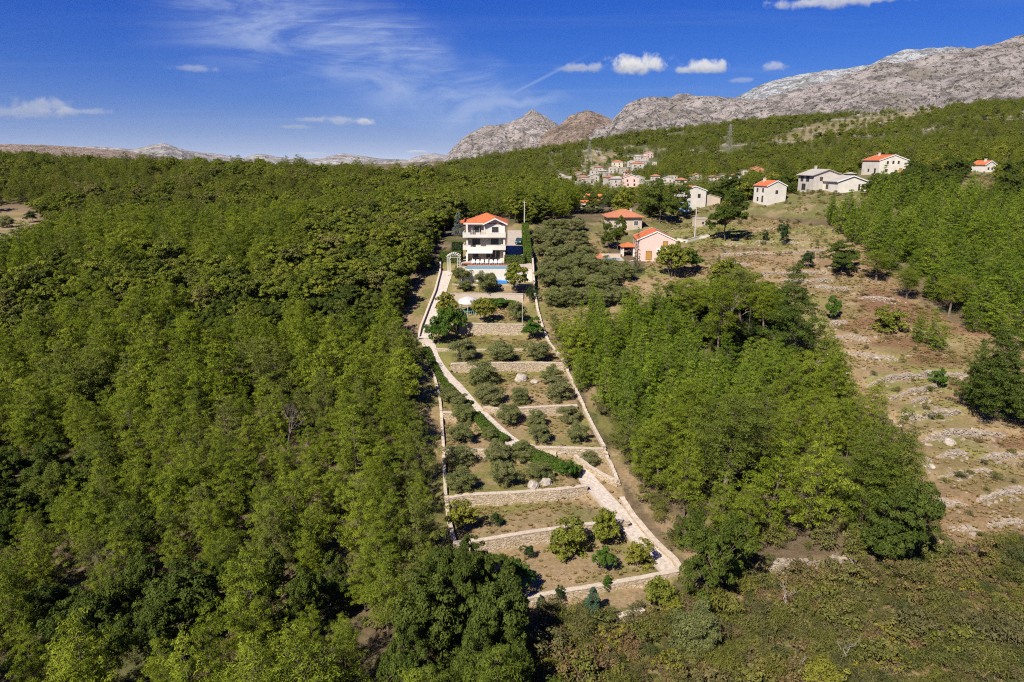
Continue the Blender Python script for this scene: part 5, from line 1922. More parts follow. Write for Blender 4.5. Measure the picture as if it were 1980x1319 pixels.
p2 = base(1327, 408)
house('blue_house', 'small blue plastered house with a flat roof beside the half hidden white house', (p2[0] - 1.5, p2[1], p2[2]), math.radians(8), 4, 4, 3.2, 'flat', 0, .3, 'bluepaint', 'roof', [('F', 2, .8, .9, 1.2)])
p = base(1365, 402)
house('low_house', 'low grey roofed house to the right of the half hidden white house', (p[0] + 1, p[1] + 6, p[2]), math.radians(0), 9, 6, 3.2, 'gable', 1.2, .3, 'beigewall', 'roofgrey', [('F', 3, 1, 1, 1.2)])
p = base(1488, 396)
house('white_house', 'white gabled house with tall chimney and orange roof, left of the bare concrete houses', (p[0] + 1.2, p[1] + 4, p[2] - .3), math.radians(12), 6.6, 7.5, 6.0, 'gable', 1.5, .3, 'white', 'roof',
      [('L', 2, 4, .9, 1.3), ('L', 5.2, 4, .9, 1.3), ('L', 2.5, 1.2, .9, 1.3), ('L', 5.2, 1.0, .9, 2.0), ('F', 3.3, 3.6, .9, 1.1)], chim=(-.9, 2.2))
p = base(1590, 368)
house('concrete_house', 'unfinished bare concrete house with a pale grey roof and deep loggia', (p[0] + 1, p[1] + 5, p[2] - .3), math.radians(8), 9.5, 9, 5.0, 'gable', 1.6, .7, 'greyplaster', 'roofgrey',
      [('L', 2.2, 2.9, 1.6, 1.6), ('L', 5.5, 2.9, 1.8, 1.9), ('L', 3.5, .2, 2.2, 2.0), ('F', 2.5, 3.2, 1, 1.2)], chim=(0, 3))
p = base(1640, 371)
house('white_house', 'low white house with grey gabled roof attached to the bare concrete house', (p[0] + .5, p[1] + 4, p[2] - .3), math.radians(5), 9.5, 9, 3.4, 'gable', 1.6, .5, 'white', 'roofgrey', [('F', 6.9, .7, .6, 1.9), ('F', 7.9, .7, .6, 1.9), ('L', 3, 1, 1.4, 1.4)])
p = base(1722, 336)
house('white_house', 'large white two storey gabled house with orange roof standing highest on the slope', (p[0] + .5, p[1] + 6, p[2] - .6), math.radians(3), 11.5, 12, 5.6, 'gable', 2.0, .35, 'white', 'roof',
      [('F', 3.2, 4.2, .8, 1.1), ('F', 5.4, 4.3, .8, 1.1), ('F', 7.5, 4.3, .8, 1.1), ('F', 8.6, 1.0, 1.2, 1.7, 'shutter'), ('F', 3.0, 1.2, 1, 1.2), ('L', 9.5, .6, 1.2, 2.0), ('L', 5, 1.2, 1, 1.2)], chim=(-1, 3))
p = base(1914, 334)
house('white_house', 'small white gabled house with orange roof and chimney among trees near the frame edge', (p[0], p[1] + 4, p[2]), math.radians(12), 4.6, 6, 2.9, 'gable', 1.3, .35, 'white', 'roof', [('F', 1.5, 1.0, .7, .9), ('F', 3.1, 1.0, .7, .9)], chim=(-.6, -1))
p = base(1357, 438)
house('stone_hut', 'little flat roofed stone hut with one dark window beside the dark oak', (p[0], p[1] + 1.6, p[2]), math.radians(8), 3.9, 3.2, 2.1, 'flat', 0, .15, 'beigewall', 'roof', [('F', 2, .7, .6, .7)], cat='hut')

VILLAGE = [(1055, 346, 15, 'f'), (1077, 345, 14, 'g'), (1099, 351, 16, 'f'), (1120, 348, 20, 'o'), (1093, 358, 26, 'f'), (1113, 360, 14, 'f'), (1136, 365, 30, 'f'), (1150, 341, 18, 'f'), (1166, 341, 16, 'g'), (1186, 335, 18, 'o'),
           (1195, 325, 22, 'r'), (1207, 336, 16, 'f'), (1233, 329, 24, 'o'), (1255, 306, 16, 'p'), (1233, 311, 14, 'g'), (1266, 319, 9, 'f'), (1195, 362, 26, 'c'), (1220, 362, 30, 'p'), (1254, 366, 26, 'f'), (1292, 358, 20, 'g'),
           (1318, 362, 22, 'o'), (1347, 352, 20, 'o'), (1404, 349, 13, 'g'), (1422, 349, 15, 'o'), (1445, 341, 18, 'f'), (1465, 341, 24, 'b'), (1645, 345, 14, 'c'), (1640, 214, 12, 'f'), (1066, 351, 18, 'o'), (1085, 349, 16, 'p'), (1128, 355, 20, 'o'), (1148, 353, 20, 'g'), (1158, 334, 16, 'o'), (1176, 346, 18, 'f'), (1214, 343, 16, 'p'), (1222, 322, 16, 'o'), (1243, 320, 14, 'g'), (1248, 312, 12, 'o'), (1180, 357, 22, 'o'), (1236, 357, 22, 'g'), (1268, 352, 18, 'o'), (1302, 350, 16, 'f'), (1380, 352, 16, 'o')]
VLAB = {'f': 'white flat roofed village house', 'g': 'white village house with a grey roof', 'o': 'white village house with an orange roof', 'r': 'white village house with a red roof', 'p': 'pinkish village house with an orange roof', 'c': 'grey concrete village house', 'b': 'bare red brick village house with orange roof'}
VWHERE = ['at the far end of the row beside the wood', 'second in the row beside the wood', 'tall box shape, mid row below the hill', 'behind the long low white house', 'long and low in front of the row', 'just right of the long low white house', 'broadest in the lower row, near the wood edge', 'left end of the upper cluster', 'beside the left end of the upper cluster', 'left of the red roof in the upper cluster',
          'the only red roof of the upper cluster', 'bright, just below the red roof', 'right end of the upper cluster', 'highest on the hillside', 'hillside, below the highest one', 'tiny, alone on the hillside', 'in the middle of the lower row', 'large, right of the grey concrete one', 'behind the tree tops at the lower row end', 'above the crowns of the tall trees',
          'just above the half hidden white house', 'alone at the foot of the tan slope', 'left end of the row by the brick house', 'second in the row by the brick house', 'touching the brick house', 'right end of the small row', 'tiny hut shape between the white houses', 'remote, at the foot of the rocky mountain',
          'third in the row beside the wood', 'fourth, low in the row beside the wood', 'behind the broadest house of the lower row', 'between the two clusters, left side', 'left edge of the upper cluster', 'under the left end of the upper cluster', 'below the bright one under the red roof', 'above the red roof, by itself', 'left below the highest one', 'close below the highest one', 'left of the grey concrete one', 'right of the large pinkish one', 'right end of the lower row', 'between the lower row and the tall trees', 'between the tall trees and the small row']
for k, (px, py, wpx, ty) in enumerate(VILLAGE):
    p = at(px, py)
    _, _, zc = project(p)
    w = wpx * zc / F * .98
    hgt = min(w * .62, 6.0)
    nm = {'f': 'flat_roofed_house', 'g': 'village_house', 'o': 'village_house', 'r': 'village_house', 'p': 'village_house', 'c': 'village_house', 'b': 'brick_house'}[ty]
    house(nm, VLAB[ty] + ', ' + VWHERE[k], (p[0], p[1] + w * .4, p[2]), math.radians([-12, 8, 0, 15, -5][k % 5]), w, w * .8, hgt, 'flat' if ty == 'f' else ('gable' if k % 2 else 'hip'), w * .17, .4,
          {'f': 'villagewall', 'g': 'villagewall', 'o': 'villagewall', 'r': 'cream', 'p': 'pink', 'c': 'greyplaster', 'b': 'brick'}[ty], {'g': 'roofgrey', 'c': 'roofgrey'}.get(ty, 'rooffaded'),
          [('F', w * .25, hgt * .55, w * .1, hgt * .25), ('F', w * .7, hgt * .55, w * .1, hgt * .25), ('F', w * .3, hgt * .12, w * .1, hgt * .26), ('F', w * .72, hgt * .12, w * .12, hgt * .26)], 'houses of the village below the mountain', None, 5)


def pylon(px, py, h, label):
    p = at(px, py)
    r = thing('power_pylon', label, 'pylon', (p[0], p[1], p[2]), .3, 'power pylons on the hillside')
    b = MB()
    s, tp = h * .11, h * .018
    for sx in (-1, 1):
        for sy in (-1, 1):
            b.tube((sx * s, sy * s, -1), (sx * tp, sy * tp, h), h * .0035, h * .003, 4)
    for i in range(7):
        f0, f1 = i / 7, (i + 1) / 7
        a0, a1 = s + (tp - s) * f0, s + (tp - s) * f1
        for sg in (-1, 1):
            for v in (-1, 1):
                b.tube((-sg * a0, v * a0, h * f0), (sg * a1, v * a1, h * f1), h * .0018, h * .0018, 3)
                b.tube((v * a0, -sg * a0, h * f0), (v * a1, sg * a1, h * f1), h * .0018, h * .0018, 3)
    b.build('lattice_tower', M['pylonm'], r)
    for f in (.72, .84, .96):
        b = MB(); b.tube((-h * .16, 0, h * f), (h * .16, 0, h * f), h * .006, h * .006, 4); b.build('cross_arm', M['pylonm'], r)


pylon(1139, 316, 26, 'grey lattice power pylon on the hillside above the left half of the village')
pylon(1409, 292, 26, 'grey lattice power pylon on the green hillside above the small brick house')


# ------------------------------------------------------------------ garden trees, one by one: kind, base pixel, height px, width px, label
OL = [
    (896, 696, 48, 62, 'large round olive tree on the upper terrace, nearest the path bend and leafy trees'),
    (967, 698, 40, 56, 'pale trunked olive in the middle of the upper terrace above the long rough wall'),
    (1038, 698, 42, 56, 'olive tree at the wall corner on the upper terrace, beside the bright citrus bush'),
    (933, 742, 46, 60, 'olive tree touching the long rough wall, on its left part'),
    (947, 778, 42, 60, 'olive tree just below the one touching the long rough wall'),
    (1005, 781, 34, 40, 'small olive bush below the jagged limestone outcrop'),
    (1066, 742, 38, 46, 'upper olive of the pair against the right boundary wall below the outcrop'),
    (1081, 771, 44, 54, 'lower olive of the pair against the right boundary wall below the outcrop'),
    (985, 822, 44, 52, 'olive tree directly beside the narrow path below the curved wall'),
    (1038, 826, 36, 42, 'olive tree under the middle of the curved wall'),
    (1043, 855, 40, 50, 'olive tree in the middle of the bare terrace below the curved wall'),
    (1100, 816, 36, 50, 'olive tree by the right end of the curved wall'),
    (1116, 854, 40, 48, 'olive tree near the stepped wall and the right boundary wall'),
    (898, 815, 36, 52, 'olive tree in the hedge gap beside the short wall'),
    (893, 856, 42, 58, 'olive tree on bare soil by the left boundary wall, above the hidden wall'),
    (946, 853, 28, 34, 'small olive bush leaning against the bright hedge'),
    (890, 900, 40, 62, 'olive tree just below the hidden wall, nearest the left boundary wall'),
    (961, 895, 44, 58, 'olive tree at the right end of the hidden wall'),
    (1012, 886, 36, 52, 'olive tree where the narrow path disappears behind the hedge'),
    (1141, 898, 28, 38, 'small olive bush under the stepped wall near its right corner'),
    (891, 948, 46, 60, 'olive tree at the left end of the long straight wall'),
    (974, 940, 52, 64, 'dense round olive tree in the middle above the long straight wall'),
    (1041, 928, 38, 56, 'olive tree right behind the two pale boulders'),
    (868, 778, 32, 40, 'olive shrub between the shaded boundary wall and the narrow hedge'),
    (886, 784, 28, 36, 'olive shrub at the lower end of the narrow hedge'),
    (896, 540, 26, 48, 'olive tree in front of the pool wall, next to the pergola'),
    (897, 563, 24, 32, 'round olive bush before the pale low wall under the pool'),
]
for (x, y, h, w, lab) in OL:
    plant_px('olive', x, y, h * .88, 'olive_tree', lab, 'olive tree', 'olive trees on the garden terraces', w * .98)
OT = [
    ('fruit', 895, 1030, 56, 64, 'fruit_tree', 'yellow green fruit tree standing in the corner by the dark wood'),
    ('fruit', 1096, 1074, 60, 82, 'fruit_tree', 'broad yellow green fruit tree growing over the middle of the wall'),
    ('fruit', 1173, 1052, 62, 62, 'fruit_tree', 'upright yellow green fruit tree beside the wide lower path'),
    ('green', 1164, 1105, 44, 46, 'citrus_bush', 'round bright green bush in the middle of the lowest lawn'),
    ('fruit', 1234, 1092, 46, 54, 'citrus_bush', 'loose yellow green bush at the rough wall on the lowest lawn'),
    ('green', 1002, 1136, 52, 62, 'citrus_bush', 'wide fresh green bush on the lowest lawn beside the dark oaks'),
    ('dark', 959, 1018, 25, 27, 'small_bush', 'small dark bush alone on the grassy lawn below the long straight wall'),
    ('dark', 1024, 1080, 26, 36, 'small_bush', 'dark small bush under the wall with the fruit trees'),
    ('green', 1173, 1142, 26, 26, 'small_bush', 'little leafy bush growing on the lowest complete wall'),
    ('fruit', 1270, 1180, 56, 62, 'fruit_tree', 'yellow green tree below the end of the lowest complete wall'),
    ('bluish', 1145, 1198, 56, 46, 'conifer_bush', 'bluish green conical conifer bush before the lowest complete wall'),
    ('dark', 1083, 1168, 30, 30, 'small_bush', 'low bush left of the bluish conifer bush'),
    ('bluish', 1045, 1174, 22, 18, 'conifer_bush', 'very small conifer bush at the foot of the lowest complete wall'),
    ('green', 1098, 926, 34, 36, 'small_bush', 'broad leaved green bush in front of the lower end of the bright hedge'),
    ('green', 1029, 656, 42, 44, 'citrus_tree', 'bright green citrus tree at the right end of the tall pale wall'),
    ('fruit', 866, 618, 52, 52, 'leafy_tree', 'leafy tree beside the upper walkway, uppermost of the clump of three'),
    ('green', 852, 664, 62, 56, 'leafy_tree', 'leafy green tree in the clump nearest the bend of the path'),
    ('green', 880, 652, 60, 52, 'leafy_tree', 'leafy green tree of the clump at the left end of the tall pale wall'),
    ('fruit', 936, 623, 46, 50, 'flowering_bush', 'yellowish bush in front of the round gazebo'),
    ('olive', 1000, 620, 36, 40, 'flowering_bush', 'greyish bush by the lamp post on the gazebo terrace'),
    ('olive', 940, 566, 40, 48, 'flowering_bush', 'oleander bush with loose stems before the pool wall'),
    ('fruit', 995, 568, 58, 50, 'leafy_tree', 'tall full tree in front of the pool wall near the right corner'),
    ('dark', 1025, 586, 32, 32, 'small_tree', 'dark rounded tree at the right end of the beige plastered wall'),
    ('spruce', 887, 456, 46, 30, 'blue_spruce', 'silvery blue spruce standing beside the left wall of the villa'),
    ('green', 960, 588, 12, 90, 'flower_bed', 'low green planting along the foot of the beige plastered wall'),
    ('oak', 1402, 466, 96, 104, 'oak_tree', 'big dark oak standing alone at the edge of the grassy terraces'),
    ('oak', 1275, 432, 82, 84, 'tall_tree', 'tall dark tree between the hip roofed house and the half hidden white house'),
    ('oak', 1305, 420, 66, 70, 'tall_tree', 'tall dark tree in front of the half hidden white house'),
    ('oak', 1412, 392, 54, 60, 'tall_tree', 'dark tree behind the big lone oak, left of the white house with tall chimney'),
    ('fruit', 1300, 536, 62, 74, 'fruit_tree', 'large spreading fig like tree in front of the pink house'),
    ('green', 1336, 524, 40, 44, 'fruit_tree', 'smaller leafy tree to the right of the spreading tree by the pink house'),
    ('oak', 1146, 414, 40, 52, 'leafy_tree', 'leafy tree hiding the left wall of the bright orange gabled roof house'),
    ('oak', 1180, 412, 40, 48, 'leafy_tree', 'leafy tree hiding the right wall of the bright orange gabled roof house'),
    ('oak', 1195, 486, 66, 54, 'leafy_tree', 'dark leafy tree left of the porch with white pillars'),
    ('oak', 1170, 478, 50, 36, 'leafy_tree', 'dark leafy tree under the hip roofed house'),
    ('fruit', 1200, 424, 52, 52, 'leafy_tree', 'brownish leafy tree below the bright orange gabled roof'),
    ('cypress', 1231, 528, 86, 16, 'cypress_tree', 'narrow dark cypress against the left wall of the pink house'),
    ('cypress', 1443, 690, 100, 26, 'cypress_tree', 'narrow dark cypress among the umbrella pines'),
    ('oak', 1624, 528, 60, 96, 'oak_tree', 'wide rounded oak on the terraces next to the young pine wood'),
    ('umbrella_pine', 1694, 545, 60, 64, 'pine_tree', 'pine with a bare leaning trunk and dark shadow at the edge of the slope'),
    ('umbrella_pine', 1752, 582, 62, 56, 'pine_tree', 'pine with thin bare trunk right of the bare leaning one'),
    ('umbrella_pine', 1834, 612, 80, 60, 'pine_tree', 'pine above the red brush with a slim trunk at the young wood edge'),
    ('young_pine', 1810, 678, 80, 46, 'pine_tree', 'slender bright pine alone in the reddish brush'),
    ('young_pine', 1774, 664, 62, 30, 'pine_tree', 'thin dark pine left of the slender bright pine'),
    ('fruit', 1720, 640, 44, 60, 'thorn_bush', 'pale open bush in the reddish brush on the slope'),
    ('green', 1608, 618, 46, 40, 'small_tree', 'bright rounded young tree above the big dark pine shadow'),
    ('green', 1812, 752, 40, 34, 'small_tree', 'small dark green tree beside the red brush patch'),
    ('dark', 1517, 474, 46, 34, 'small_tree', 'small dark tree on the grassy terraces right of the lone oak'),
    ('dark', 1560, 520, 34, 30, 'small_tree', 'small dark bush left of the wide rounded oak'),
    ('dark', 1480, 468, 22, 22, 'small_tree', 'tiny dark bush on the upper grassy terrace'),
    ('big_pine', 1536, 692, 170, 118, 'pine_tree', 'big dark layered pine standing alone with its shadow on the dry slope'),
    ('big_pine', 1925, 810, 170, 140, 'pine_tree', 'tallest dark pine at the edge of the lower dry terraces'),
    ('big_pine', 1990, 830, 180, 120, 'pine_tree', 'dark pine cut off by the frame edge beside the tallest one'),
    ('big_pine', 1880, 790, 130, 60, 'pine_tree', 'narrower dark pine left of the tallest one'),
    ('umbrella_pine', 1384, 722, 180, 90, 'umbrella_pine', 'tall umbrella pine with a long bare trunk over the young pine wood'),
    ('umbrella_pine', 1430, 640, 120, 92, 'umbrella_pine', 'umbrella pine behind the dead grey top, broad crown'),
    ('umbrella_pine', 1340, 640, 100, 80, 'umbrella_pine', 'umbrella pine left of the dead grey tree top'),
    ('umbrella_pine', 1475, 660, 110, 70, 'umbrella_pine', 'umbrella pine touching the big dark layered pine'),
    ('snag', 1386, 700, 130, None, 'dead_tree', 'bare grey dead tree top standing among the umbrella pines'),
    ('umbrella_pine', 1396, 990, 210, 160, 'umbrella_pine', 'tall pine with visible trunk at the front of the near wood'),
    ('pine', 1322, 1000, 150, 90, 'pine_tree', 'pine at the left front of the near wood by the path'),
    ('pine', 1480, 1030, 170, 130, 'pine_tree', 'broad layered pine at the front of the near wood'),
    ('pine', 1560, 1040, 190, 130, 'pine_tree', 'pine before the brown dead trunk in the near wood'),
    ('pine', 1660, 1030, 190, 150, 'pine_tree', 'broad pine at the front of the near wood behind the pale scrub wall'),
    ('pine', 1730, 1010, 170, 120, 'pine_tree', 'pine at the tip of the near wood by the lower dry terraces'),
    ('twiggy', 1568, 1022, 110, None, 'dead_tree', 'brown dead tree with hanging twigs in the near wood front'),
    ('oak', 1385, 1170, 150, 150, 'oak_tree', 'big leafy oak at the corner of the scrub beside the end of the lower path'),
    ('oak', 1350, 1090, 100, 90, 'oak_tree', 'leafy oak behind the big corner oak, next to the rough wall'),
    ('oak', 1420, 1120, 80, 80, 'oak_tree', 'smaller leafy oak right behind the big corner oak'),
    ('oak', 1755, 1108, 170, 150, 'oak_tree', 'big leafy oak standing above the scrub on the lower dry terraces'),
    ('oak', 1700, 1100, 80, 70, 'oak_tree', 'smaller leafy oak left of the big one above the scrub'),
    ('dead', 1512, 1190, 70, None, 'dead_tree', 'bleached dead tree standing in the reddish scrub'),
    ('dead', 1628, 1300, 66, None, 'dead_tree', 'thin bare dead stem low in the scrub'),
    ('fruit', 1590, 1330, 46, 90, 'scrub_bush', 'pale leafy bush beside the thin bare dead stem'),
    ('dead', 1545, 1315, 46, None, 'dead_tree', 'small grey bare branches left of the pale scrub bush'),
    ('olive', 1345, 1262, 76, 90, 'scrub_bush', 'grey green bush in the scrub below the corner oak'),
    ('fruit', 1296, 1190, 36, 46, 'scrub_bush', 'brownish yellow bush beside the yellow green tree near the corner oak'),
    ('dead', 1079, 1117, 24, None, 'dead_bush', 'small bare dead bush in the middle of the lowest lawn'),
    ('twiggy', 1139, 995, 30, None, 'bare_bush', 'reddish bare bush on the grassy lawn near the wide path'),
    ('dead', 1082, 882, 30, None, 'bare_bush', 'thin bare shrub in front of the stepped wall'),
    ('twiggy', 555, 880, 105, None, 'dead_tree', 'brown bare dead tree with dense twigs in the dense left wood'),
    ('dead', 262, 860, 70, None, 'dead_tree', 'pale forked dead tree in a gap of the dense left wood'),
    ('twiggy', 230, 1160, 100, None, 'dead_tree', 'grey twiggy dead tree above the leafy oaks low in the left wood'),
    ('dead', 640, 1330, 70, None, 'dead_tree', 'thin pale dead branches at the bottom of the left wood'),
    ('dark', 50, 472, 30, 34, 'small_tree', 'dark bush in the middle of the dry clearing of the far left wood'),
    ('olive', 14, 440, 22, 30, 'small_tree', 'grey bush at the frame edge in the dry clearing'),
    ('dark', 62, 430, 22, 26, 'small_tree', 'dark bush at the upper rim of the dry clearing'),
    ('olive', 25, 500, 30, 40, 'small_tree', 'broad grey bush at the lower rim of the dry clearing'),
]
for (k, x, y, h, w, nm, lab) in OT:
    cat = nm.replace('_', ' ')
    plant_px(k, x, y, h, nm, lab, cat, None, w)

# big leafy oaks low in the left wood
OAKS = [(880, 1240, 150, 120), (960, 1290, 150, 130), (830, 1300, 150, 130), (905, 1150, 100, 90), (980, 1330, 100, 90), (935, 1200, 120, 110), (860, 1180, 110, 100), (915, 1370, 150, 130), (780, 1360, 140, 120), (990, 1390, 120, 110), (985, 1245, 70, 70),
        (300, 1200, 120, 130), (240, 1250, 120, 130), (360, 1230, 120, 120), (180, 1290, 120, 130), (300, 1310, 120, 120), (530, 1190, 120, 110), (590, 1230, 120, 110), (640, 1180, 100, 90), (120, 1240, 110, 110), (420, 1190, 90, 90)]
for (x, y, h, w) in OAKS:
    right = x > 700
    plant_px('oak', x, y, h, 'oak_tree', 'dark leafy oak in the clump overlapping the lower left corner of the garden' if right else 'dark leafy oak in the group low in the dense left wood, among pines',
             'oak tree', 'oaks at the lower garden corner' if right else 'oaks low in the left wood', w)

# olive grove and orchard beside the villa
GROVE = [(1044, 470), (1066, 474), (1092, 470), (1118, 474), (1050, 500), (1075, 505), (1102, 500), (1128, 505), (1056, 528), (1084, 532), (1112, 530), (1140, 534), (1062, 556), (1092, 560), (1122, 556), (1150, 560), (1178, 556), (1070, 590), (1100, 592), (1132, 590), (1164, 594), (1196, 588), (1205, 545), (1180, 535),
         (1060, 450), (1090, 446), (1120, 448)]
for (x, y) in GROVE:
    p = at(x + RN.uniform(-5, 5), y + RN.uniform(-4, 4))
    plant('olive', p, RN.uniform(3.6, 4.8), RN.uniform(0, 6), 'olive_tree', 'grey green olive tree in the grove between the tall hedge and the small turquoise pool', 'olive tree', 'olive trees of the grove beside the villa', RN.uniform(4.6, 6.2))

# ------------------------------------------------------------------ the woods
LEFT = [(-900, 2600), (-900, 200), (0, 320), (860, 330), (1000, 352), (1120, 372), (1150, 392), (1135, 412), (1080, 425), (1030, 434), (1010, 436), (985, 426), (935, 424), (892, 428), (866, 448), (842, 466), (826, 490), (806, 530), (780, 585), (772, 640), (788, 700), (800, 760), (812, 830), (822, 910), (830, 985), (850, 1062), (885, 1110), (945, 1190), (1000, 1270), (1030, 1330), (1080, 1500), (1080, 2600)]
MID = [(1240, 400), (1300, 392), (1380, 366), (1560, 352), (1600, 372), (1640, 378), (1700, 372), (1770, 345), (1860, 330), (2300, 330), (2300, 440), (1990, 410), (1880, 392), (1790, 386), (1700, 388), (1620, 404), (1590, 425), (1500, 402), (1440, 402), (1350, 415), (1300, 440), (1245, 432)]
MID2 = [(1130, 440), (1165, 430), (1180, 470), (1140, 480)]
NEAR_R = [(1066, 648), (1130, 640), (1200, 612), (1290, 610), (1340, 590), (1400, 560), (1470, 570), (1510, 640), (1560, 705), (1630, 762), (1690, 842), (1740, 920), (1785, 1000), (1720, 1058), (1600, 1066), (1470, 1074), (1400, 1085), (1314, 1075), (1264, 1010), (1224, 945), (1192, 885), (1157, 810), (1120, 740), (1092, 690)]
YOUNG = [(1100, 680), (1140, 640), (1290, 620), (1400, 720), (1520, 720), (1560, 800), (1300, 860), (1250, 940), (1170, 800)]
FARR = [(1592, 428), (1640, 398), (1700, 382), (1790, 380), (1880, 385), (1990, 400), (2300, 430), (2400, 640), (1990, 690), (1860, 632), (1790, 598), (1748, 560), (1700, 506), (1650, 476), (1618, 456)]


def near_house(x, y, k=1.0):
    for (hx, hy, r, z, e) in HOUSES:
        if (x - hx) ** 2 + (y - hy) ** 2 < (r * k + 2.5) ** 2:
            return True
    return False


def hides_house(x, y, z, h, soft=False):
    px, py, zc = project(np.array([x, y, z + h * .85]))
    for (hx, hy, r, hz, e) in HOUSES:
        if hy > y and hy - y < (60 if not soft else 40):
            qx, qy, qz = project(np.array([hx, hy, hz + e * (0.25 if not soft else .4)]))
            if abs(px - qx) < (r + 2.5) * F / qz and py < qy:
                return True
    return False


def crowded(x, y, r):
    for (a, b, q) in PLANTED:
        if abs(a - x) < 8 and abs(b - y) < 8 and (a - x) ** 2 + (b - y) ** 2 < (0.75 * (q + r)) ** 2:
            return True
    return False


cand = []
sp = 3.85
for i in range(int(-210 / sp), int(230 / sp)):
    for j in range(int(24 / sp), int(256 / sp)):
        x = (i + RN.uniform(.08, .92)) * sp
        y = (j + RN.uniform(.08, .92)) * sp
        cand.append((x, y))
cand = np.array(cand)
cz_ = gz(cand[:, 0], cand[:, 1])
cpx, cpy, czc = project(np.c_[cand, cz_])
vis = (czc > 20) & (cpx > -160) & (cpx < 2140) & (cpy < 1900)
zl = in_poly(cpx, cpy, LEFT)
zn = in_poly(cpx, cpy, NEAR_R)
zy = in_poly(cpx, cpy, YOUNG) & zn
zf = in_poly(cpx, cpy, FARR)
zm = in_poly(cpx, cpy, MID) | in_poly(cpx, cpy, MID2)
clr = np.hypot((cpx - 20) / 75, (cpy - 455) / 55) < 1
gapn = fbm(cand[:, 0] / 16 + 3, cand[:, 1] / 16, 3)
mixn = fbm(cand[:, 0] / 38 + 13, cand[:, 1] / 38 + 5, 3)
pines, youngs, rest, mids = [], [], [], []
for k in np.argsort(czc):
    if not vis[k] or not (zl[k] or zn[k] or zf[k] or zm[k]) or clr[k]:
        continue
    x, y, z = cand[k, 0], cand[k, 1], cz_[k]
    if y > 250 or gapn[k] < 0.2:
        continue
    if near_house(x, y) or crowded(x, y, 1.8):
        continue
    if y > 150 and hides_house(x, y, z, 9, zf[k]):
        continue
    h = RN.uniform(5.0, 10.8)
    if zm[k] and not zf[k]:
        mids.append((x, y, z, RN.uniform(2.2, 6.8)))
        if RN.random() < .5:
            x2, y2 = x + RN.uniform(-2.5, 2.5), y + RN.uniform(-2.5, 2.5)
            if not near_house(x2, y2):
                mids.append((x2, y2, float(gz(x2, y2)), RN.uniform(1.4, 3.0)))
        continue
    if zy[k] or zf[k]:
        youngs.append((czc[k], x, y, z, RN.uniform(5.5, 10.0) if zy[k] else RN.uniform(4.8, 9.5), 'n' if zn[k] else 'f'))
        for _ in range(1 if zy[k] else 0):
            xx, yy_ = x + RN.uniform(-2.5, 2.5), y + RN.uniform(-2.5, 2.5)
            youngs.append((czc[k], xx, yy_, float(gz(xx, yy_)), RN.uniform(5.0, 8.5), 'n' if zn[k] else 'f'))
    else:
        pines.append((czc[k], x, y, z, h, 'l' if zl[k] else 'n', mixn[k]))
ORD = ['nearest', 'second nearest', 'third nearest', 'fourth nearest', 'fifth nearest', 'sixth nearest']


class Namer:
    """labels for woodland trees: the few closest to a findable landmark by rank, the others by size and landmark"""
    def __init__(self, marks):
        self.m = [(n, at(*p)) for n, p in marks]
        self.rows = []

    def add(self, o, x, y, h, w, what):
        d = [math.hypot(x - q[0], y - q[1]) for _, q in self.m]
        k = min(range(len(d)), key=d.__getitem__)
        self.rows.append((k, d[k], o, h, w, what))

    def finish(self):
        for k in range(len(self.m)):
            rows = sorted([r for r in self.rows if r[0] == k], key=lambda r: r[1])
            cnt = {}
            hs = sorted(r[3] for r in rows)
            for (_, d, o, h, w, what) in rows:
                i = cnt.get(what, 0)
                cnt[what] = i + 1
                if i < 6:
                    o['label'] = '%s %s to %s' % (ORD[i], what, self.m[k][0])
                else:
                    q = hs.index(h) / max(1, len(hs))
                    size = 'low' if q < .33 else 'middling' if q < .67 else 'tall'
                    f = i / max(1, sum(1 for r in rows if r[5] == what))
                    o['label'] = '%s %s %s %s %s' % (size, 'broad' if w > .7 * h else 'narrow', what, 'by' if f < .4 else 'near' if f < .7 else 'around', self.m[k][0])


NL = Namer([('the brown twiggy dead tree', (555, 880)), ('the pale forked dead tree', (262, 860)), ('the grey twiggy dead tree', (230, 1160)), ('the oaks at the garden corner', (900, 1220)), ('the fruit tree lawn wall', (868, 1010)),
            ('the hidden wall of the garden', (858, 870)), ('the bend of the narrow path', (812, 660)), ('the thin pale dead branches', (640, 1330)), ('the left frame edge below', (20, 1250)), ('the left frame edge midway', (10, 800)), ('the shaded strip by the narrow hedge', (835, 740)),
            ('the wood centre', (480, 700)), ('the lit wood slope', (300, 650)), ('the group of oaks low in the wood', (560, 1200))])
NRT = Namer([('the tall pine with visible trunk', (1396, 990)), ('the brown dead tree with hanging twigs', (1568, 1022)), ('the big corner oak', (1385, 1150)), ('the tip of the near wood', (1740, 930)), ('the big dark layered pine', (1536, 700)), ('the umbrella pines', (1400, 700)), ('the stepped wall', (1175, 860)),
             ('the jagged outcrop terrace', (1120, 740)), ('the tall pale stone wall', (1080, 650)), ('the wide lower path', (1235, 960)), ('the narrow dark cypress', (1443, 690))])
NFR = Namer([('the concrete house', (1600, 400)), ('the large white house', (1720, 380)), ('the wide rounded oak', (1640, 510)), ('the bare leaning pine', (1700, 530)), ('the slender bright pine', (1830, 620)), ('the small house near the frame edge', (1914, 400)), ('the right frame edge', (1980, 560))])
npine = noak = 0
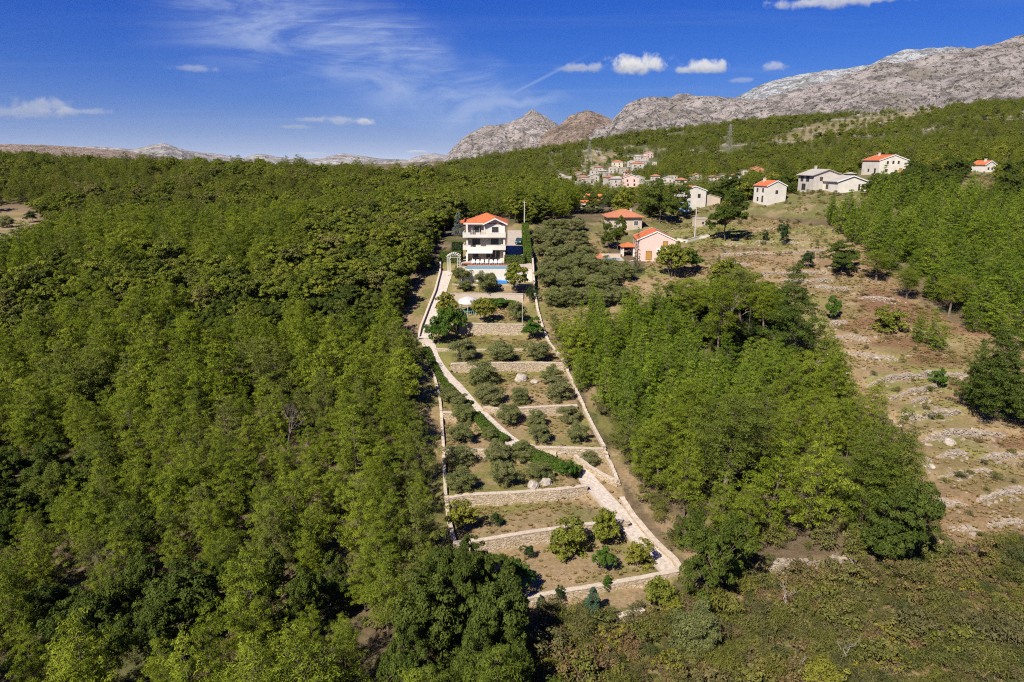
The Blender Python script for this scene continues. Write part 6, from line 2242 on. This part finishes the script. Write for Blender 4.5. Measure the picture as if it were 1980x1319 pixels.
for (zc, x, y, z, h, s, mx) in pines:
    nm = NL if s == 'l' else NRT
    side = 'left' if s == 'l' else 'near right'
    if mx > .66 and zc > 80 and noak < 80:
        w = RN.uniform(5.5, 7.5)
        o = plant('oak', (x, y, z), h * .72, RN.uniform(0, 6), 'oak_tree', None, 'oak tree', 'oaks among the pines of the %s wood' % side, w)
        nm.add(o, x, y, h * .72, w, 'oak in the %s wood' % side)
        noak += 1
    elif npine < 262:
        w = h * RN.uniform(.46, .72)
        o = plant('pine', (x, y, z), h, RN.uniform(0, 6), 'pine_tree', None, 'pine tree', 'pines of the %s wood' % side, w)
        nm.add(o, x, y, h, w, 'pine in the %s wood' % side)
        npine += 1
    else:
        rest.append((x, y, z, h, 1 if mx > .64 else 0))
nyoung = 0
for (zc, x, y, z, h, s) in sorted(youngs):
    if nyoung < 296:
        w = h * (RN.uniform(.42, .62) if s == 'n' else RN.uniform(.56, .84))
        o = plant('young_pine', (x, y, z), h, RN.uniform(0, 6), 'young_pine', None, 'young pine', 'young pines right of the garden' if s == 'n' else 'young pines on the upper right slope', w)
        (NRT if s == 'n' else NFR).add(o, x, y, h, w, 'slim young pine')
        nyoung += 1
    else:
        rest.append((x, y, z, h, 2))
NMD = Namer([('the white house with tall chimney', (1488, 400)), ('the half hidden white house', (1338, 405)), ('the unfinished concrete house', (1590, 372)), ('the low white house', (1640, 375)), ('the large white house', (1722, 340)), ('the small white edge house', (1914, 340)), ('the hip roofed house', (1208, 446))])
for (x, y, z, h) in mids:
    w = h * RN.uniform(.9, 1.2)
    o = plant('oak' if RN.random() < .75 else 'fruit', (x, y, z), h, RN.uniform(0, 6), 'leafy_tree', None, 'tree', 'leafy trees around the upper houses', w)
    NMD.add(o, x, y, h, w, 'leafy tree')
OKN = Namer([('the lowest complete garden wall', (1010, 1150)), ('the grey twiggy dead tree', (230, 1160)), ('the thin pale dead branches', (640, 1330))])
for o in list(COL.objects):
    if o.get('group') in ('oaks at the lower garden corner', 'oaks low in the left wood'):
        OKN.add(o, o.location.x, o.location.y, 5 + o.scale.z, 6, 'dark leafy oak')
GRN = Namer([('the tall clipped hedge', (1030, 470)), ('the small turquoise pool', (1165, 505)), ('the beige plastered wall', (1040, 580)), ('the cypress by the pink house', (1225, 530)), ('the leafy wood below the grove', (1120, 610))])
for o in list(COL.objects):
    if o.get('group') == 'olive trees of the grove beside the villa':
        GRN.add(o, o.location.x, o.location.y, o.scale.z, 6, 'grey green grove olive')
for q in (NL, NRT, NFR, NMD, OKN, GRN):
    q.finish()


def source(name, vlist, thin=1.0, big=1.0):
    """meshes to scatter, joined trunk and crown; kept out of the scene itself"""
    c = bpy.data.collections.new(name)
    rng = np.random.default_rng(77)
    for i, v in enumerate(vlist):
        V, Fq, A = v['lf']
        kk = Fq.shape[1]
        n = len(Fq)
        keep = rng.random(n) < thin
        Vk = V.reshape(n, kk, 3)[keep]
        cc = Vk.mean(1, keepdims=True)
        Vk = (cc + (Vk - cc) * big).reshape(-1, 3)
        Ak = A.reshape(n, kk)[keep].ravel()
        Fk = np.arange(len(Vk)).reshape(-1, kk)
        if kk == 4:
            Fk = Fk[:, [0, 1, 2, 3]]
        blocks, attrs = [(Vk, Fk, 1)], [Ak]
        if thin > .3 and v['mb'].v:
            tv = np.array(v['mb'].v)
            quads = np.array([f for f in v['mb'].f if len(f) == 4])
            blocks.append((tv, quads, 0))
            attrs.append(np.full(len(tv), .5))
        me = fast_mesh('%s_%02d' % (name, i), blocks, attrs)
        me.materials.append(v['mats'][0])
        me.materials.append(v['mats'][1])
        o = bpy.data.objects.new('%s_%02d' % (name, i), me)
        c.objects.link(o)
    return c


def scatter(name, label, cat, P, rot, scl, idx, coll):
    me = bpy.data.meshes.new(name)
    me.vertices.add(len(P))
    me.vertices.foreach_set('co', np.asarray(P, np.float32).ravel())
    for nm, ty, dat in (('rot', 'FLOAT_VECTOR', rot), ('scl', 'FLOAT_VECTOR', scl)):
        a = me.attributes.new(nm, ty, 'POINT')
        a.data.foreach_set('vector', np.asarray(dat, np.float32).ravel())
    a = me.attributes.new('pick', 'INT', 'POINT')
    a.data.foreach_set('value', np.asarray(idx, np.int32))
    me.update()
    o = link(name, me)
    g = bpy.data.node_groups.new(name + '_scatter', 'GeometryNodeTree')
    g.interface.new_socket('Geometry', in_out='INPUT', socket_type='NodeSocketGeometry')
    g.interface.new_socket('Geometry', in_out='OUTPUT', socket_type='NodeSocketGeometry')
    n, l = g.nodes, g.links
    gi, go = n.new('NodeGroupInput'), n.new('NodeGroupOutput')
    ip = n.new('GeometryNodeInstanceOnPoints')
    ci = n.new('GeometryNodeCollectionInfo')
    ci.inputs['Collection'].default_value = coll
    ci.inputs['Separate Children'].default_value = True
    ci.inputs['Reset Children'].default_value = True
    ip.inputs['Pick Instance'].default_value = True
    l.new(gi.outputs[0], ip.inputs['Points'])
    l.new(ci.outputs[0], ip.inputs['Instance'])
    for nm, dt, sk in (('rot', 'FLOAT_VECTOR', 'Rotation'), ('scl', 'FLOAT_VECTOR', 'Scale'), ('pick', 'INT', 'Instance Index')):
        na = n.new('GeometryNodeInputNamedAttribute')
        na.data_type = dt
        na.inputs[0].default_value = nm
        l.new(na.outputs[0], ip.inputs[sk])
    l.new(ip.outputs[0], go.inputs[0])
    md = o.modifiers.new('scatter', 'NODES')
    md.node_group = g
    return tag(o, label, cat, None, 'stuff')


farv = [dict(v, mats=(M['bark'], LM['far'])) for v in VAR['oak'][:3] + VAR['pine'][:4] + VAR['young_pine'][:1]]
wood_src = source('wood_sources', [VAR['pine'][0], VAR['pine'][1], VAR['pine'][2], VAR['pine'][4], farv[0], farv[1], VAR['young_pine'][0], VAR['young_pine'][1]], .5, 1.45)
far_src = source('far_sources', farv, .2, 1.95)
R_ = np.array([(x, y, z) for (x, y, z, h, k) in rest])
if len(R_):
    kk = np.array([r[4] for r in rest])
    hh = np.array([r[3] for r in rest])
    pick = np.where(kk == 0, NR.integers(0, 4, len(kk)), np.where(kk == 1, NR.integers(4, 6, len(kk)), NR.integers(6, 8, len(kk))))
    s = hh / np.where(kk == 1, 9.5, np.where(kk == 2, 9, 9.7))
    scatter('wood', 'dense pine wood on the slope beyond the nearer single pines', 'wood', R_, np.c_[np.zeros((len(kk), 2)), NR.uniform(0, 6.28, len(kk))], np.c_[s, s, s] * np.c_[NR.uniform(.85, 1.15, len(kk)), NR.uniform(.85, 1.15, len(kk)), np.ones(len(kk))], pick, wood_src)

# far woods: ridge on the left, valley and hillside on the right
pts = []
for (y0, y1, sp) in ((250, 420, 4.6), (420, 700, 5.4), (700, 1100, 8.0), (1100, 1700, 11.0)):
    nx = int((y1 * 1.75) / sp)
    ny = int((y1 - y0) / sp)
    gx, gy = np.meshgrid((np.arange(nx) - nx / 2), np.arange(ny), indexing='ij')
    x = (gx + NR.uniform(0, 1, gx.shape)) * sp
    y = y0 + (gy + NR.uniform(0, 1, gx.shape)) * sp
    pts.append(np.stack([x.ravel(), y.ravel(), np.full(x.size, sp)], -1))
pts = np.concatenate(pts)
z = gz(pts[:, 0], pts[:, 1])
px, py, zc = project(np.c_[pts[:, :2], z])
keep = (px > -60) & (px < 2040)
left = (pts[:, 0] < 25 + (pts[:, 1] - 250) * .03)
keep &= ~(left & (pts[:, 1] > 640) & (pts[:, 0] < -120))
den = fbm(pts[:, 0] / 55 + 9, pts[:, 1] / 55, 4)
keep &= left | (den > .40)
for p in TANS:
    keep &= ~(in_poly(px + (den - .5) * 60, py, p) & (pts[:, 1] > 380)) | (NR.random(len(px)) < .1)
keep &= ~((np.hypot((px - 20) / 75, (py - 452) / 55) < 1) & (pts[:, 1] < 420))
vill = in_poly(px, py, [(1040, 340), (1110, 330), (1180, 300), (1270, 300), (1280, 340), (1350, 345), (1480, 330), (1480, 352), (1320, 372), (1240, 375), (1110, 372)]) & (pts[:, 1] > 300)
keep &= ~vill | (NR.random(len(px)) < .5)
for (hx, hy, r, hz, e) in HOUSES:
    d = np.hypot(pts[:, 0] - hx, pts[:, 1] - hy)
    keep &= d > r + 3
    qx, qy, qz = project(np.array([hx, hy, hz + e * .2]))
    tx, ty, tz = project(np.c_[pts[:, :2], z + 6.0])
    keep &= ~((np.abs(tx - qx) < (r + 1.5) * F / qz) & (ty < qy) & (pts[:, 1] < hy) & (hy - pts[:, 1] < 70))
pts, z = pts[keep], z[keep]
n = len(pts)
sz = np.clip(NR.lognormal(-.05, .3, n), .5, 1.8) * (pts[:, 2] / 6.0) ** .55 * .74
rgt = pts[:, 0] > 40
sz *= np.where(rgt, .85, 1.0) * (.62 + .75 * fbm(pts[:, 0] / 24 + 40, pts[:, 1] / 24, 3))
pick = np.where(fbm(pts[:, 0] / 60, pts[:, 1] / 60 + 7, 3) + NR.normal(0, .12, n) > .56, NR.integers(0, 3, n), NR.integers(3, 8, n))
scatter('far_wood', 'far mixed wood covering the ridge and the hillside up to the rocks', 'wood', np.c_[pts[:, :2], z], np.c_[np.zeros((n, 2)), NR.uniform(0, 6.28, n)], np.c_[sz * NR.uniform(.9, 1.2, n), sz * NR.uniform(.9, 1.2, n), sz], pick, far_src)

# ------------------------------------------------------------------ scrub, undergrowth and dry grass: nobody could count it
def tuft(seed, n=46, H=.5, R=.3, W=.045):
    rng = np.random.default_rng(seed)
    a = rng.uniform(0, 6.28, n)
    r = R * np.sqrt(rng.random(n)) * .5
    b = np.stack([np.cos(a) * r, np.sin(a) * r, np.zeros(n)], -1)
    tip = b + np.stack([np.cos(a) * R * rng.random(n), np.sin(a) * R * rng.random(n), H * rng.uniform(.5, 1.1, n)], -1)
    sd = np.stack([-np.sin(a), np.cos(a), np.zeros(n)], -1) * W
    V = np.stack([b - sd, b + sd, tip], 1).reshape(-1, 3)
    return MB(), (V, np.arange(3 * n).reshape(-1, 3), np.repeat(np.clip(rng.normal(.5, .2, n), 0, 1), 3)), H


def broom(seed, H=1.3, R=.8, n=560, L=.24, W=.035):
    rng = np.random.default_rng(seed)
    cl = [(rng.normal() * R * .45, rng.normal() * R * .45, H * rng.uniform(.35, .8), rng.uniform(.28, .48) * R / .8) for _ in range(9)]
    return MB(), leaf_cloud(rng, cl, n, L, W, up=.3, jit=.7, flat=1.0, dirup=1.2), H


sv = [variant('scrub', broom(500 + i), LM['scrubg'], M['bark']) for i in range(3)]
sv += [variant('scrub', gen_broad(510 + i, H=1.3, R=1.0, base=0, n_per=700, L=.13, W=.07, ncl=24, thick=.03), LM['scrubg'], M['bark']) for i in range(3)]
sv += [variant('scrub', gen_broad(520 + i, H=1.1, R=.9, base=0, n_per=650, L=.13, W=.07, ncl=22, thick=.03), LM['scrubr'], M['bark']) for i in range(3)]
sv += [variant('scrub', gen_broad(530, H=1.2, R=.7, base=0, n_per=480, L=.13, W=.08, ncl=16, thick=.03), LM['scruby'], M['bark'])]
sv += [variant('scrub', gen_dead(540, 1.3, .6, 3, .03), None, M['dullwood'])]
sv[-1]['lf'] = (np.array([(0, 0, 0), (0, .01, 0), (0, 0, .01)]), np.array([[0, 1, 2]]), np.array([.5, .5, .5]))
sv[-1]['mats'] = (M['dullwood'], LM['scrubg'])
scrub_src = source('scrub_sources', sv, 1.0, 1.0)
grass_src = source('grass_sources', [variant('grass', tuft(550 + i, H=.3 + .06 * i), LM['grass'], M['bark']) for i in range(4)], 1.0, 1.0)


def region_points(mask_fn, x0, x1, y0, y1, sp):
    nx, ny = int((x1 - x0) / sp), int((y1 - y0) / sp)
    gx, gy = np.meshgrid(np.arange(nx), np.arange(ny), indexing='ij')
    x = x0 + (gx + NR.uniform(0, 1, gx.shape)) * sp
    y = y0 + (gy + NR.uniform(0, 1, gx.shape)) * sp
    x, y = x.ravel(), y.ravel()
    z = gz(x, y)
    px, py, zc = project(np.c_[x, y, z])
    k = mask_fn(x, y, px, py) & (px > -80) & (px < 2060) & (py < 1500) & (zc > 15)
    return np.c_[x[k], y[k], z[k]], px[k], py[k]


GARD_IN = [(868, 560), (1028, 560), (1040, 630), (1090, 703), (1135, 820), (1190, 938), (1200, 960), (1240, 1052), (1305, 1108), (1040, 1165), (885, 1050), (866, 960), (856, 775), (830, 675), (850, 600)]
P, px, py = region_points(lambda x, y, a, b: in_poly(a, b, SCRUB) & ~in_poly(a, b, GARD_IN) & ~(in_poly(a, b, LEFT)), -25, 62, 28, 78, .95)
n = len(P)
q = fbm(P[:, 0] / 5 + 2, P[:, 1] / 5, 4) + NR.normal(0, .11, n)
pick = np.where(q > .61, NR.integers(6, 9, n), np.where(q < .50, NR.integers(0, 3, n), NR.integers(3, 6, n)))
pick = np.where(NR.random(n) < .10, 9, pick)
pick = np.where(NR.random(n) < .07, 10, pick)
s = np.clip(NR.lognormal(-.12, .42, n), .35, 2.1) * (0.75 + .6 * fbm(P[:, 0] / 7 + 90, P[:, 1] / 7, 3))
scatter('scrub', 'reddish brown and green scrub covering the slope below the garden', 'scrub', P, np.c_[np.zeros((n, 2)), NR.uniform(0, 6.28, n)], np.c_[s, s, s * NR.uniform(.8, 1.1, n)], pick, scrub_src)

# bushes and brush on the abandoned terraces and along wood edges
HM = np.array([(h[0], h[1], h[2]) for h in HOUSES])


def off_houses(x, y):
    return (((x[:, None] - HM[:, 0]) ** 2 + (y[:, None] - HM[:, 1]) ** 2) > (HM[:, 2] * .95 + .8) ** 2).all(1)


P, px, py = region_points(lambda x, y, a, b: (in_poly(a, b, TERR) | ((in_poly(a, b, MID) | in_poly(a, b, MID2) | in_poly(a, b, OLIVE)) & off_houses(x, y))) & ~in_poly(a, b, NEAR_R), 8, 190, 55, 275, 1.9)
n = len(P)
rr = np.zeros(n)
for (x, y, a, b) in REDS:
    rr = np.maximum(rr, np.hypot((px - x) / a, (py - y) / b) < 1.0)
k = (NR.random(n) < np.where(rr > 0, .8, .11 + .12 * (py < 440) + .25 * (fbm(P[:, 0] / 7, P[:, 1] / 7 + 30, 3) > .58)))
P, rr = P[k], rr[k]
n = len(P)
pick = np.where(rr > 0, np.where(NR.random(n) < .25, 10, NR.integers(6, 9, n)), NR.integers(0, 6, n))
s = NR.uniform(.4, 1.0, n)
zs = np.where(rr > 0, .5, .9)
scatter('brush', 'low bushes and cut reddish brush scattered over the abandoned terraces', 'brush', P, np.c_[np.zeros((n, 2)), NR.uniform(0, 6.28, n)], np.c_[s, s, s * zs], pick, scrub_src)
FRONT = [(1330, 1060), (1400, 1040), (1600, 1020), (1790, 980), (1830, 1090), (1660, 1078), (1480, 1092), (1400, 1110)]
P, px, py = region_points(lambda x, y, a, b: (in_poly(a, b, LEFT) | in_poly(a, b, NEAR_R) | in_poly(a, b, FRONT)) & (y < 150), -110, 75, 34, 150, 1.7)
n = len(P)
s = NR.uniform(.5, 1.5, n) * np.where(in_poly(px, py, FRONT), 1.4, 1.0)
k = NR.random(n) < np.where(in_poly(px, py, FRONT), 1.0, .65)
P, s = P[k], s[k]
n = len(P)
scatter('undergrowth', 'shaded undergrowth below the pines', 'undergrowth', P, np.c_[np.zeros((n, 2)), NR.uniform(0, 6.28, n)], np.c_[s, s, s], np.where(NR.random(n) < .15, 10, NR.integers(0, 6, n)), scrub_src)


def path_free(P):
    ok = np.ones(len(P), bool)
    for Q, w in PW:
        d = np.sqrt(((P[:, None, :2] - Q[None]) ** 2).sum(-1).min(1))
        ok &= d > w / 2 + .3
    return ok


P, px, py = region_points(lambda x, y, a, b: (in_poly(a, b, TERR) | in_poly(a, b, GARD_IN) | in_poly(a, b, OLIVE) | in_poly(a, b, SCRUB) | (in_poly(a, b, MID) & off_houses(x, y))) & ~((x > -16.5) & (x < 5.5) & (y > 150)), -22, 170, 34, 260, .62)
g = fbm(P[:, 0] / 4 + 50, P[:, 1] / 4, 4)
k = (NR.random(len(P)) < sstep(g, .38, .62) * .75) & path_free(P)
P = P[k]
n = len(P)
s = NR.uniform(.5, 1.3, n)
scatter('dry_grass', 'tufts of dry grass over the terraces and lawns', 'grass', P, np.c_[np.zeros((n, 2)), NR.uniform(0, 6.28, n)], np.c_[s, s, s * .6], NR.integers(0, 4, n), grass_src)


# ------------------------------------------------------------------ the air
zlo, zhi = 1e9, -1e9
for o in COL.objects:
    if o.type == 'MESH' and o.get('kind') == 'structure':
        for c in o.bound_box:
            zlo, zhi = min(zlo, c[2] + o.location.z), max(zhi, c[2] + o.location.z)
hz = MB()
hz.box(-13500, 13500, -6500, 13500, zlo - 1.0, zhi + 12.0)
hm = bpy.data.materials.new('pale_air')
hm.use_nodes = True
ht = NT(hm.node_tree)
ht.n.clear()
ho = ht.new('ShaderNodeOutputMaterial')
hv = ht.new('ShaderNodeVolumePrincipled')
hv.inputs['Color'].default_value = (0.62, 0.74, 0.95, 1)
hv.inputs['Density'].default_value = HAZE_DENSITY
hv.inputs['Anisotropy'].default_value = 0.2
ht.l.new(hv.outputs[0], ho.inputs['Volume'])
tag(hz.build('haze', hm), 'thin bluish air between the near slope and the far mountains', 'haze', kind='stuff')
